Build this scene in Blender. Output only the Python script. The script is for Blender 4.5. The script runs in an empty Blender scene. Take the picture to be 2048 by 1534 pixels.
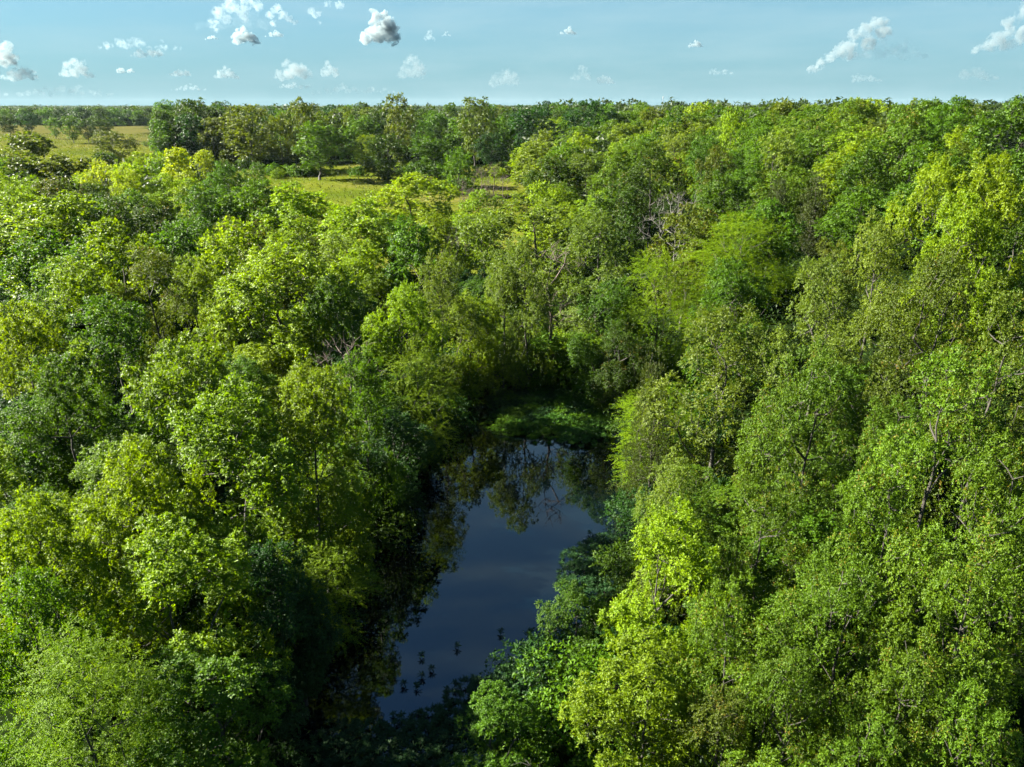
import bpy, math, random
import numpy as np

# ------------------------------------------------------------------ camera
CAM_H = 24.0
FPX = 1547.0                       # focal length in photo pixels (photo is 2048 x 1534)
PITCH = math.atan((767 - 210) / FPX)
scene = bpy.context.scene
C = scene.collection
cam = bpy.data.cameras.new("camera")
cam_ob = bpy.data.objects.new("camera", cam)
C.objects.link(cam_ob)
cam_ob.location = (0, 0, CAM_H)
cam_ob.rotation_euler = (math.pi / 2 - PITCH, 0, 0)
cam.angle = 2 * math.atan(1024 / FPX)
cam.clip_end = 120000
cam.clip_start = 0.5
scene.camera = cam_ob

# ------------------------------------------------------------------ sky and sun
SUN_EL = math.radians(31)
SUN_AZ = math.radians(-80)         # measured from the view direction (+Y), negative = left
sun_vec = np.array([math.sin(SUN_AZ) * math.cos(SUN_EL), math.cos(SUN_AZ) * math.cos(SUN_EL), math.sin(SUN_EL)])
world = bpy.data.worlds.new("World")
scene.world = world
world.use_nodes = True
nt = world.node_tree
nt.nodes.clear()
sky = nt.nodes.new("ShaderNodeTexSky")
sky.sky_type = 'NISHITA'
sky.sun_disc = False
sky.sun_elevation = SUN_EL
sky.sun_rotation = SUN_AZ
sky.altitude = 100
sky.air_density = 1.0
sky.dust_density = 2.0
sky.ozone_density = 1.0
tint = nt.nodes.new("ShaderNodeMix"); tint.data_type = 'RGBA'; tint.blend_type = 'MULTIPLY'
tint.inputs[0].default_value = 1.0
tint.inputs[7].default_value = (0.11, 0.265, 0.43, 1)
bg = nt.nodes.new("ShaderNodeBackground")
bg.inputs[1].default_value = 0.05
wo = nt.nodes.new("ShaderNodeOutputWorld")
nt.links.new(sky.outputs[0], tint.inputs[6])
# thick humid air evens out the lower sky all round the horizon
geo_w = nt.nodes.new("ShaderNodeNewGeometry")
sepw = nt.nodes.new("ShaderNodeSeparateXYZ")
mrw = nt.nodes.new("ShaderNodeMapRange")
mrw.inputs[1].default_value = 0.0; mrw.inputs[2].default_value = -0.75; mrw.inputs[3].default_value = 0.78; mrw.inputs[4].default_value = 0.0
airw = nt.nodes.new("ShaderNodeMix"); airw.data_type = 'RGBA'
airw.inputs[7].default_value = (.90, 1.58, 1.74, 1)
nt.links.new(geo_w.outputs["Incoming"], sepw.inputs[0]); nt.links.new(sepw.outputs[2], mrw.inputs[0])
nt.links.new(mrw.outputs[0], airw.inputs[0]); nt.links.new(tint.outputs[2], airw.inputs[6])
# thin veils of high cloud
tcw = nt.nodes.new("ShaderNodeTexCoord"); mpw = nt.nodes.new("ShaderNodeMapping"); mpw.inputs["Scale"].default_value = (3.0, 3.0, 22.0)
nzw = nt.nodes.new("ShaderNodeTexNoise"); nzw.inputs["Scale"].default_value = 1.6; nzw.inputs["Detail"].default_value = 7; nzw.inputs["Roughness"].default_value = .6
vrw = nt.nodes.new("ShaderNodeMapRange"); vrw.inputs[1].default_value = .42; vrw.inputs[2].default_value = .75; vrw.inputs[4].default_value = .35
veil = nt.nodes.new("ShaderNodeMix"); veil.data_type = 'RGBA'; veil.inputs[7].default_value = (1.36, 1.9, 2.05, 1)
nt.links.new(tcw.outputs["Generated"], mpw.inputs[0]); nt.links.new(mpw.outputs[0], nzw.inputs[0])
nt.links.new(nzw.outputs[0], vrw.inputs[0]); nt.links.new(vrw.outputs[0], veil.inputs[0]); nt.links.new(airw.outputs[2], veil.inputs[6])
nt.links.new(veil.outputs[2], bg.inputs[0])
nt.links.new(bg.outputs[0], wo.inputs[0])

sl = bpy.data.lights.new("sun", 'SUN')
sl.energy = 5.0
sl.angle = math.radians(0.53)
sl.color = (1.0, 0.95, 0.80)
so = bpy.data.objects.new("sun", sl)
C.objects.link(so)
so.rotation_euler = (math.pi / 2 - SUN_EL, 0, -SUN_AZ + math.pi) # lamp looks along -Z
so.location = (0, 0, 200)

vs = scene.view_settings
vs.view_transform = 'Standard'
vs.look = 'None'
vs.exposure = 3.1
vs.gamma = 1.0
vs.use_curve_mapping = False
cy = scene.cycles
cy.max_bounces = 8
cy.diffuse_bounces = 3
cy.glossy_bounces = 3
cy.transmission_bounces = 4
cy.volume_bounces = 3
cy.transparent_max_bounces = 6
cy.caustics_reflective = False
cy.caustics_refractive = False
cy.use_denoising = True
cy.sample_clamp_indirect = 4.0

rng = np.random.default_rng(11)
random.seed(5)

# ------------------------------------------------------------------ helpers
def tag(o, label=None, cat=None, group=None, kind=None):
    if label: o["label"] = label
    if cat: o["category"] = cat
    if group: o["group"] = group
    if kind: o["kind"] = kind
    return o

def mesh_from_arrays(name, verts, faces, attrs=None, smooth=False):
    """verts (n,3); faces (m,k) all with k corners; attrs: name -> per-face float array"""
    me = bpy.data.meshes.new(name)
    verts = np.asarray(verts, np.float32); faces = np.asarray(faces, np.int32)
    m, k = faces.shape
    me.vertices.add(len(verts)); me.vertices.foreach_set("co", verts.ravel())
    me.loops.add(m * k); me.loops.foreach_set("vertex_index", faces.ravel())
    me.polygons.add(m)
    me.polygons.foreach_set("loop_start", np.arange(0, m * k, k, dtype=np.int32))
    me.polygons.foreach_set("loop_total", np.full(m, k, np.int32))
    me.polygons.foreach_set("use_smooth", np.full(m, smooth))
    for an, av in (attrs or {}).items():
        a = me.attributes.new(an, 'FLOAT', 'FACE')
        a.data.foreach_set("value", np.asarray(av, np.float32))
    me.update(calc_edges=True)
    me.validate()
    return me

def obj(name, me, mat=None, parent=None, loc=None):
    o = bpy.data.objects.new(name, me)
    C.objects.link(o)
    if mat is not None and me is not None and len(me.materials) == 0:
        me.materials.append(mat)
    if parent is not None: o.parent = parent
    if loc is not None: o.location = loc
    return o

def smooth(a, b, x):
    t = np.clip((np.asarray(x, float) - a) / (b - a), 0, 1)
    return t * t * (3 - 2 * t)

def norm(v):
    return v / np.maximum(np.linalg.norm(v, axis=-1, keepdims=True), 1e-9)

# pixel <-> world
CP, SP = math.cos(PITCH), math.sin(PITCH)
FWD = np.array([0, CP, -SP]); UP = np.array([0, SP, CP]); RIGHT = np.array([1.0, 0, 0])
EYE = np.array([0, 0, CAM_H])

def ray(px, py):
    return FWD + RIGHT * ((px - 1024) / FPX) + UP * ((767 - py) / FPX)

def project(p):
    v = np.asarray(p, float) - EYE
    d = v @ FWD
    return 1024 + FPX * (v @ RIGHT) / d, 767 - FPX * (v @ UP) / d, d

def at_z(px, py, z=0.0):
    r = ray(px, py)
    t = (z - CAM_H) / r[2]
    return EYE + r * t

# ------------------------------------------------------------------ the pond outline and the lie of the land
POND_PX = [(980, 800), (1080, 790), (1190, 800), (1240, 870), (1275, 1000), (1260, 1090), (1180, 1175), (1120, 1240),
           (1110, 1310), (1000, 1400), (960, 1500), (930, 1640), (560, 1640), (620, 1480), (680, 1390), (705, 1300), (740, 1200),
           (785, 1100), (835, 1010), (870, 930), (925, 825)]
POND = np.array([at_z(*p)[:2] for p in POND_PX])

def poly_sd(px, py, poly):
    """signed distance to a polygon, negative inside"""
    x = np.asarray(px, float); y = np.asarray(py, float)
    d = np.full(x.shape, 1e18); inside = np.zeros(x.shape, bool)
    n = len(poly)
    for i in range(n):
        ax, ay = poly[i]; bx, by = poly[(i + 1) % n]
        ex, ey = bx - ax, by - ay
        t = np.clip(((x - ax) * ex + (y - ay) * ey) / (ex * ex + ey * ey), 0, 1)
        d = np.minimum(d, (x - ax - t * ex) ** 2 + (y - ay - t * ey) ** 2)
        cond = (ay > y) != (by > y)
        xi = ax + (y - ay) / (by - ay + 1e-12) * ex
        inside ^= cond & (x < xi)
    d = np.sqrt(d)
    return np.where(inside, -d, d)

def land(x, y):
    x = np.asarray(x, float); y = np.asarray(y, float)
    h = smooth(5, 55, x)
    far = smooth(120, 450, y)
    z = 0.9 + 9.2 * h + (1 - h) * 7.0 * far + 2.2 * smooth(600, 3500, np.hypot(x, y))
    z = z + 0.35 * np.sin(x * .11 + 1) * np.sin(y * .09) + 0.8 * np.sin(x * .013 + 2) * np.sin(y * .011 + .5) * smooth(60, 200, y)
    near = (np.abs(x) < 45) & (y < 95) & (y > -15)
    if np.any(near):
        sd = np.full(x.shape, 99.0)
        sd = np.where(near, poly_sd(x, y, POND), sd)
        k = smooth(-2.2, 3.5, sd)
        z = np.where(near, -1.3 * (1 - k) + np.minimum(z, .5 + .5 * np.maximum(sd, 0) + 0 * z) * k, z)
    return z

def land1(x, y):
    return float(land(np.array([x]), np.array([y]))[0])

def ratio(x, y):
    return x / np.maximum(y, 1e-3)

def field_mask(x, y):
    """1 = open grass"""
    r = ratio(x, y)
    w = 0.012 * np.sin(y * .03) + .008 * np.sin(y * .081 + 1)
    f1 = smooth(185, 200, y) * (1 - smooth(715, 725, y + 40 * np.sin(r * 9))) * (1 - smooth(-.445, -.425, r + w))
    f2 = smooth(104, 112, y) * (1 - smooth(284, 292, y + 600 * np.abs(r + .13) ** 2)) * smooth(-.345, -.325, r + w) * (1 - smooth(.015, .03, r + w))
    f3 = smooth(1150, 1170, y) * (1 - smooth(2100, 2200, y)) * smooth(-.36, -.33, r) * (1 - smooth(-.14, -.12, r))
    f4 = smooth(1000, 1010, y) * (1 - smooth(1500, 1600, y)) * smooth(.14, .15, r) * (1 - smooth(.2, .22, r))
    return np.clip(f1 + f2 + f3 + f4, 0, 1)

# ------------------------------------------------------------------ materials
def new_mat(name):
    m = bpy.data.materials.new(name); m.use_nodes = True
    m.node_tree.nodes.clear()
    return m, m.node_tree

def N(t, typ, **kw):
    n = t.nodes.new(typ)
    for k, v in kw.items(): setattr(n, k, v)
    return n

def leaf_material(name, rough, spec, transl, tipcol=None, tipamt=0.0, warm=1.0):
    m, t = new_mat(name)
    oi = N(t, "ShaderNodeObjectInfo")
    at = N(t, "ShaderNodeAttribute", attribute_name="lr")
    # leaf to leaf variation in value and hue, branch to branch variation
    hsv = N(t, "ShaderNodeHueSaturation")
    mr = N(t, "ShaderNodeMapRange"); mr.inputs[3].default_value = .62; mr.inputs[4].default_value = 1.4
    t.links.new(at.outputs["Fac"], mr.inputs[0])
    mh = N(t, "ShaderNodeMapRange"); mh.inputs[3].default_value = .510; mh.inputs[4].default_value = .488
    t.links.new(at.outputs["Fac"], mh.inputs[0])
    t.links.new(oi.outputs["Color"], hsv.inputs["Color"])
    t.links.new(mr.outputs[0], hsv.inputs["Value"])
    t.links.new(mh.outputs[0], hsv.inputs["Hue"])
    col = hsv.outputs[0]
    if tipcol:
        ta = N(t, "ShaderNodeAttribute", attribute_name="tip")
        mu = N(t, "ShaderNodeMath", operation='MULTIPLY'); mu.inputs[1].default_value = tipamt
        t.links.new(ta.outputs["Fac"], mu.inputs[0])
        mx = N(t, "ShaderNodeMix", data_type='RGBA')
        mx.inputs[7].default_value = (*tipcol, 1)
        t.links.new(mu.outputs[0], mx.inputs[0]); t.links.new(col, mx.inputs[6])
        col = mx.outputs[2]
    p = N(t, "ShaderNodeBsdfPrincipled")
    p.inputs["Roughness"].default_value = rough
    p.inputs["Specular IOR Level"].default_value = spec
    t.links.new(col, p.inputs["Base Color"])
    tr = N(t, "ShaderNodeBsdfTranslucent")
    tm = N(t, "ShaderNodeMix", data_type='RGBA', blend_type='MULTIPLY')
    tm.inputs[0].default_value = 1.0; tm.inputs[7].default_value = (1.9 * warm, 1.85, .4, 1)
    t.links.new(col, tm.inputs[6]); t.links.new(tm.outputs[2], tr.inputs[0])
    ms = N(t, "ShaderNodeMixShader"); ms.inputs[0].default_value = transl
    t.links.new(p.outputs[0], ms.inputs[1]); t.links.new(tr.outputs[0], ms.inputs[2])
    o = N(t, "ShaderNodeOutputMaterial"); t.links.new(ms.outputs[0], o.inputs[0])
    return m

M_SOFT = leaf_material("leaf_soft", .5, .18, .38)
M_GLOSS = leaf_material("leaf_gloss", .5, .15, .3, (.14, .07, .01), .75)
M_FEATHER = leaf_material("leaf_feather", .5, .1, .42)
M_CEDAR = leaf_material("leaf_cedar", .6, .25, .2, (.06, .034, .008), .5)
M_SHRUB = leaf_material("leaf_shrub", .5, .1, .32)

def bark_material(name, c1, c2):
    m, t = new_mat(name)
    tc = N(t, "ShaderNodeTexCoord")
    mp = N(t, "ShaderNodeMapping"); mp.inputs["Scale"].default_value = (6, 6, 1.2)
    nz = N(t, "ShaderNodeTexNoise"); nz.inputs["Scale"].default_value = 3; nz.inputs["Detail"].default_value = 5
    t.links.new(tc.outputs["Object"], mp.inputs[0]); t.links.new(mp.outputs[0], nz.inputs[0])
    cr = N(t, "ShaderNodeValToRGB")
    cr.color_ramp.elements[0].position = .3; cr.color_ramp.elements[0].color = (*c1, 1)
    cr.color_ramp.elements[1].position = .7; cr.color_ramp.elements[1].color = (*c2, 1)
    t.links.new(nz.outputs[0], cr.inputs[0])
    p = N(t, "ShaderNodeBsdfPrincipled"); p.inputs["Roughness"].default_value = .85
    t.links.new(cr.outputs[0], p.inputs["Base Color"])
    bp = N(t, "ShaderNodeBump"); bp.inputs["Strength"].default_value = .5; bp.inputs["Distance"].default_value = .05
    t.links.new(nz.outputs[0], bp.inputs["Height"]); t.links.new(bp.outputs[0], p.inputs["Normal"])
    o = N(t, "ShaderNodeOutputMaterial"); t.links.new(p.outputs[0], o.inputs[0])
    return m

M_BARK = bark_material("bark_grey_brown", (.014, .012, .009), (.04, .034, .027))
M_DEAD = bark_material("bark_bleached", (.06, .056, .048), (.145, .135, .12))
M_BROWN = bark_material("bark_leafless_brown", (.045, .03, .023), (.095, .068, .056))

# ground: forest litter and grass, mixed by a mask attribute
def ground_material():
    m, t = new_mat("ground_litter_and_grass")
    geo = N(t, "ShaderNodeNewGeometry")
    at = N(t, "ShaderNodeAttribute", attribute_name="grass")
    n1 = N(t, "ShaderNodeTexNoise"); n1.inputs["Scale"].default_value = .035; n1.inputs["Detail"].default_value = 6
    n2 = N(t, "ShaderNodeTexNoise"); n2.inputs["Scale"].default_value = .6; n2.inputs["Detail"].default_value = 8; n2.inputs["Roughness"].default_value = .65
    for n in (n1, n2): t.links.new(geo.outputs["Position"], n.inputs[0])
    g = N(t, "ShaderNodeValToRGB"); e = g.color_ramp.elements
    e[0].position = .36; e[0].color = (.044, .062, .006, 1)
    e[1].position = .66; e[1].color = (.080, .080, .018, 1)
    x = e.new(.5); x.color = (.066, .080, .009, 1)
    t.links.new(n1.outputs[0], g.inputs[0])
    # the far pasture is drier
    sep = N(t, "ShaderNodeSeparateXYZ"); t.links.new(geo.outputs["Position"], sep.inputs[0])
    dr = N(t, "ShaderNodeMapRange"); dr.inputs[1].default_value = 300; dr.inputs[2].default_value = 470
    t.links.new(sep.outputs[1], dr.inputs[0])
    dry = N(t, "ShaderNodeMix", data_type='RGBA'); dry.inputs[7].default_value = (.064, .057, .024, 1)
    drm = N(t, "ShaderNodeMath", operation='MULTIPLY'); drm.inputs[1].default_value = .72
    t.links.new(dr.outputs[0], drm.inputs[0])
    t.links.new(drm.outputs[0], dry.inputs[0]); t.links.new(g.outputs[0], dry.inputs[6])
    gm = N(t, "ShaderNodeMix", data_type='RGBA', blend_type='MULTIPLY'); gm.inputs[0].default_value = .8
    r2 = N(t, "ShaderNodeValToRGB"); r2.color_ramp.elements[0].position = .3; r2.color_ramp.elements[0].color = (.45, .5, .4, 1)
    r2.color_ramp.elements[1].position = .62; r2.color_ramp.elements[1].color = (1.15, 1.1, 1.05, 1)
    t.links.new(n2.outputs[0], r2.inputs[0])
    t.links.new(dry.outputs[2], gm.inputs[6]); t.links.new(r2.outputs[0], gm.inputs[7])
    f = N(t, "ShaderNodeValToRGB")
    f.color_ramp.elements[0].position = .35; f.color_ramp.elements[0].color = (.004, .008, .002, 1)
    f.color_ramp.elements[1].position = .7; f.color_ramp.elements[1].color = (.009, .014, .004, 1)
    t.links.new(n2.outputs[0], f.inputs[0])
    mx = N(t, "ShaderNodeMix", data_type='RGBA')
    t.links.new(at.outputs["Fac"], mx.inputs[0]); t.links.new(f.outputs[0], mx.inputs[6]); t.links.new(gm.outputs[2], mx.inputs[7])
    p = N(t, "ShaderNodeBsdfPrincipled"); p.inputs["Roughness"].default_value = 1.0; p.inputs["Specular IOR Level"].default_value = 0.0
    t.links.new(mx.outputs[2], p.inputs["Base Color"])
    bp = N(t, "ShaderNodeBump"); bp.inputs["Strength"].default_value = .6; bp.inputs["Distance"].default_value = .25
    t.links.new(n2.outputs[0], bp.inputs["Height"]); t.links.new(bp.outputs[0], p.inputs["Normal"])
    o = N(t, "ShaderNodeOutputMaterial"); t.links.new(p.outputs[0], o.inputs[0])
    return m

def water_material():
    m, t = new_mat("pond_water")
    geo = N(t, "ShaderNodeNewGeometry")
    n1 = N(t, "ShaderNodeTexNoise"); n1.inputs["Scale"].default_value = 5.5; n1.inputs["Detail"].default_value = 3
    n0 = N(t, "ShaderNodeTexNoise"); n0.inputs["Scale"].default_value = .5; n0.inputs["Detail"].default_value = 2
    for n in (n1, n0): t.links.new(geo.outputs["Position"], n.inputs[0])
    b0 = N(t, "ShaderNodeBump"); b0.inputs["Strength"].default_value = .06; b0.inputs["Distance"].default_value = .012
    t.links.new(n0.outputs[0], b0.inputs["Height"])
    b1 = N(t, "ShaderNodeBump"); b1.inputs["Strength"].default_value = .12; b1.inputs["Distance"].default_value = .0035
    t.links.new(n1.outputs[0], b1.inputs["Height"]); t.links.new(b0.outputs[0], b1.inputs["Normal"])
    p = N(t, "ShaderNodeBsdfPrincipled")
    # tea-coloured murk, a little browner in drifts of silt
    cr = N(t, "ShaderNodeValToRGB"); cr.color_ramp.elements[0].position = .5; cr.color_ramp.elements[0].color = (.0004, .0018, .003, 1)
    cr.color_ramp.elements[1].position = .8; cr.color_ramp.elements[1].color = (.002, .0024, .002, 1)
    n3 = N(t, "ShaderNodeTexNoise"); n3.inputs["Scale"].default_value = .22; n3.inputs["Detail"].default_value = 4
    t.links.new(geo.outputs["Position"], n3.inputs[0]); t.links.new(n3.outputs[0], cr.inputs[0])
    t.links.new(cr.outputs[0], p.inputs["Base Color"])
    p.inputs["Roughness"].default_value = .012; p.inputs["IOR"].default_value = 1.75
    t.links.new(b1.outputs[0], p.inputs["Normal"])
    o = N(t, "ShaderNodeOutputMaterial"); t.links.new(p.outputs[0], o.inputs[0])
    return m

# ------------------------------------------------------------------ ground and water
EXT = 6000.0
def stretched(a, b, fine, step0, grow=1.09):
    """coordinates with a fine stretch and growing steps beyond it"""
    v = list(np.arange(fine[0], fine[1] + 1e-6, step0))
    s = step0
    while v[-1] < b:
        s *= grow; v.append(min(b, v[-1] + s))
    s = step0
    while v[0] > a:
        s *= grow; v.insert(0, max(a, v[0] - s))
    return np.array(v)
gx = stretched(-EXT, EXT, (-40, 60), 1.1, 1.045)
gy = stretched(-EXT, EXT, (8, 130), 1.1, 1.03)
GX, GY = np.meshgrid(gx, gy)
gz = land(GX.ravel(), GY.ravel())
nv, nu = GX.shape
idx = np.arange(nv * nu).reshape(nv, nu)
gf = np.stack([idx[:-1, :-1], idx[:-1, 1:], idx[1:, 1:], idx[1:, :-1]], -1).reshape(-1, 4)
gme = mesh_from_arrays("ground", np.stack([GX.ravel(), GY.ravel(), gz], 1), gf, smooth=True)
ga = gme.attributes.new("grass", 'FLOAT', 'POINT')
ga.data.foreach_set("value", field_mask(GX.ravel(), GY.ravel()).astype(np.float32))
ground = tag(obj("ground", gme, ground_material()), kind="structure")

# water: a sheet over the basin, its rim buried in the banks
wc = POND.mean(0)
wx = np.arange(POND[:, 0].min() - 3, POND[:, 0].max() + 3.1, 1.0); wy = np.arange(POND[:, 1].min() - 3, POND[:, 1].max() + 3.1, 1.0)
WX, WY = np.meshgrid(wx, wy)
wi = np.arange(WX.size).reshape(WX.shape)
wf = np.stack([wi[:-1, :-1], wi[:-1, 1:], wi[1:, 1:], wi[1:, :-1]], -1).reshape(-1, 4)
wsd = poly_sd(WX.ravel(), WY.ravel(), POND)
wf = wf[(wsd[wf] < 1.8).all(1)]
used = np.unique(wf); remap = np.full(WX.size, -1); remap[used] = np.arange(len(used))
wv = np.stack([WX.ravel(), WY.ravel(), np.zeros(WX.size)], 1)[used]
water = tag(obj("pond_water", mesh_from_arrays("pond_water", wv, remap[wf], smooth=True), water_material()), kind="structure")

# ------------------------------------------------------------------ tree making
def tube_edges(P0, P1, R0, R1, sides=5, bow=0.06, seed=0):
    """tapered, slightly bowed tubes for many edges at once"""
    r = np.random.default_rng(seed)
    n = len(P0)
    d = P1 - P0; L = np.linalg.norm(d, axis=1, keepdims=True); t = d / np.maximum(L, 1e-6)
    ref = np.where(np.abs(t[:, 2:3]) > .9, np.array([[1.0, 0, 0]]), np.array([[0, 0, 1.0]]))
    u = norm(np.cross(t, ref)); v = np.cross(t, u)
    mid = (P0 + P1) / 2 + (u * r.normal(0, bow, (n, 1)) + v * r.normal(0, bow, (n, 1))) * L
    ang = np.arange(sides) * 2 * math.pi / sides
    ring = u[:, None, :] * np.cos(ang)[None, :, None] + v[:, None, :] * np.sin(ang)[None, :, None]
    V = np.stack([P0[:, None] + ring * R0[:, None, None], mid[:, None] + ring * ((R0 + R1) / 2)[:, None, None],
                  P1[:, None] + ring * R1[:, None, None]], 1).reshape(-1, 3)
    base = (np.arange(n) * 3 * sides)[:, None, None]
    k = np.arange(sides); k2 = (k + 1) % sides
    F = []
    for s in range(2):
        F.append(np.stack([base[..., 0] + s * sides + k, base[..., 0] + s * sides + k2,
                           base[..., 0] + (s + 1) * sides + k2, base[..., 0] + (s + 1) * sides + k], -1))
    return V, np.concatenate([f.reshape(-1, 4) for f in F])

def envelope(style, t):
    t = np.asarray(t)
    if style == 'cone':
        return np.clip(1 - t, 0, 1) ** .75 * np.clip(.45 + t / .15, 0, 1)
    if style == 'vase':
        return np.sqrt(np.clip(1 - ((t - .62) / .55) ** 2, 0, 1)) * (.35 + .65 * np.clip(t / .5, 0, 1))
    if style == 'tall':
        return np.sqrt(np.clip(1 - ((t - .4) / .62) ** 2, 0, 1))
    return np.sqrt(np.clip(1 - ((t - .36) / .66) ** 2, 0, 1))

def make_skeleton(seed, H, R, base, style, n, spacing, outer=.5, ztop=.82, lobes=1.0, nlobe=13):
    r = np.random.default_rng(seed)
    cand = n * 10
    t = r.beta(1.5, 1.15, cand); th = r.uniform(0, 2 * math.pi, cand)
    a = r.uniform(0, 6.28, 6)
    lob = 1 + lobes * (.2 * np.sin(2 * th + a[0]) + .16 * np.sin(3 * th + a[1] + 4 * t) + .13 * np.sin(5 * th + a[2] - 7 * t) + .1 * np.sin(8 * th + a[3] + 9 * t))
    rr = envelope(style, t) * lob * r.uniform(0, 1, cand) ** outer
    zz = base + (H - base) * t * (1 - .09 * lobes * (.5 + .5 * np.sin(th * 2 + a[4])) * rr)
    P = np.stack([rr * np.cos(th) * R, rr * np.sin(th) * R, zz], 1)
    if style != 'cone' and nlobe:
        # foliage gathers in big rounded lobes with gaps between them
        k = np.arange(nlobe) + .5
        lt = np.clip(1 - k / nlobe + r.normal(0, .05, nlobe), .06, .86); la = k * 2.39996 + r.uniform(0, 6.28) + r.normal(0, .25, nlobe)
        le = envelope(style, np.minimum(lt, .8)) * r.uniform(.5, .82, nlobe) * np.where(lt > .78, .45, 1.0)
        lc = np.stack([le * np.cos(la) * R, le * np.sin(la) * R, base + (H - base) * lt], 1)
        lrad = R * r.uniform(.32, .46, nlobe)
        lc[:, 2] = np.minimum(lc[:, 2], H - lrad * .85)
        li = r.integers(0, nlobe, cand)
        dv = norm(r.normal(0, 1, (cand, 3)) + np.array([0, 0, .3])) * (r.uniform(0, 1, cand) ** .3)[:, None]
        P = lc[li] + dv * lrad[li][:, None] * np.array([1, 1, .85])
        P = P[P[:, 2] > base * .8]; cand = len(P)
    keep = []
    for i in range(cand):
        p = P[i]
        if keep:
            q = P[keep]
            if np.min(((q - p) ** 2).sum(1)) < spacing ** 2: continue
        keep.append(i)
        if len(keep) >= n: break
    P = P[keep]
    # trunk nodes
    m = 9
    tz = np.linspace(0, H * ztop, m)
    wob = np.cumsum(r.normal(0, .012 * H, (m, 2)), 0); wob[0] = 0
    T = np.stack([wob[:, 0], wob[:, 1], tz], 1)
    nodes = [*T]; parent = [-1] + list(range(m - 1))
    order = np.argsort(np.hypot(P[:, 0], P[:, 1]) * .9 + P[:, 2] * .35)
    lo = max(1, int(m * .25))
    for i in order:
        p = P[i]; A = np.array(nodes)
        dd = np.linalg.norm(A - p, axis=1)
        cost = dd + 1.6 * np.maximum(0, A[:, 2] - p[2] + .25 * dd) + .12 * np.linalg.norm(A - np.array([0, 0, p[2] * .6]), axis=1)
        cost[:lo] += 50
        j = int(np.argmin(cost)); nodes.append(p); parent.append(j)
    A = np.array(nodes); par = np.array(parent)
    tip = .018 * (H / 12)
    r2 = np.zeros(len(A)); ch = np.zeros(len(A), int)
    for i in range(len(A) - 1, 0, -1): ch[par[i]] += 1
    r2[ch == 0] = tip ** 2
    for i in range(len(A) - 1, 0, -1):
        r2[par[i]] += r2[i] * 1.0
    rad = np.sqrt(r2)
    tr = .017 * H
    rad[:m] = np.minimum(np.maximum(rad[:m], tr * (1 - np.linspace(0, .85, m))), tr * 1.15)
    rad[0] *= 1.35
    e = np.arange(1, len(A))
    R0 = np.minimum(rad[par[e]], rad[e] * 1.5); R0[:m - 1] = rad[par[e[:m - 1]]]
    V, F = tube_edges(A[par[e]], A[e], R0, rad[e], 6, .05, seed)
    return P, V, F, T

def leaf_quads(pos, d, nrm, ln, wd, fold=.25):
    side = norm(np.cross(nrm, d)); n2 = norm(np.cross(d, side))
    b = pos; tipp = pos + d * ln
    mid = pos + d * ln * .45
    l = mid + side * wd * .5 + n2 * wd * fold * .5
    rr = mid - side * wd * .5 + n2 * wd * fold * .5
    V = np.stack([b, rr, tipp, l], 1).reshape(-1, 3)
    F = np.arange(len(V)).reshape(-1, 4)
    return V, F

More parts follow.
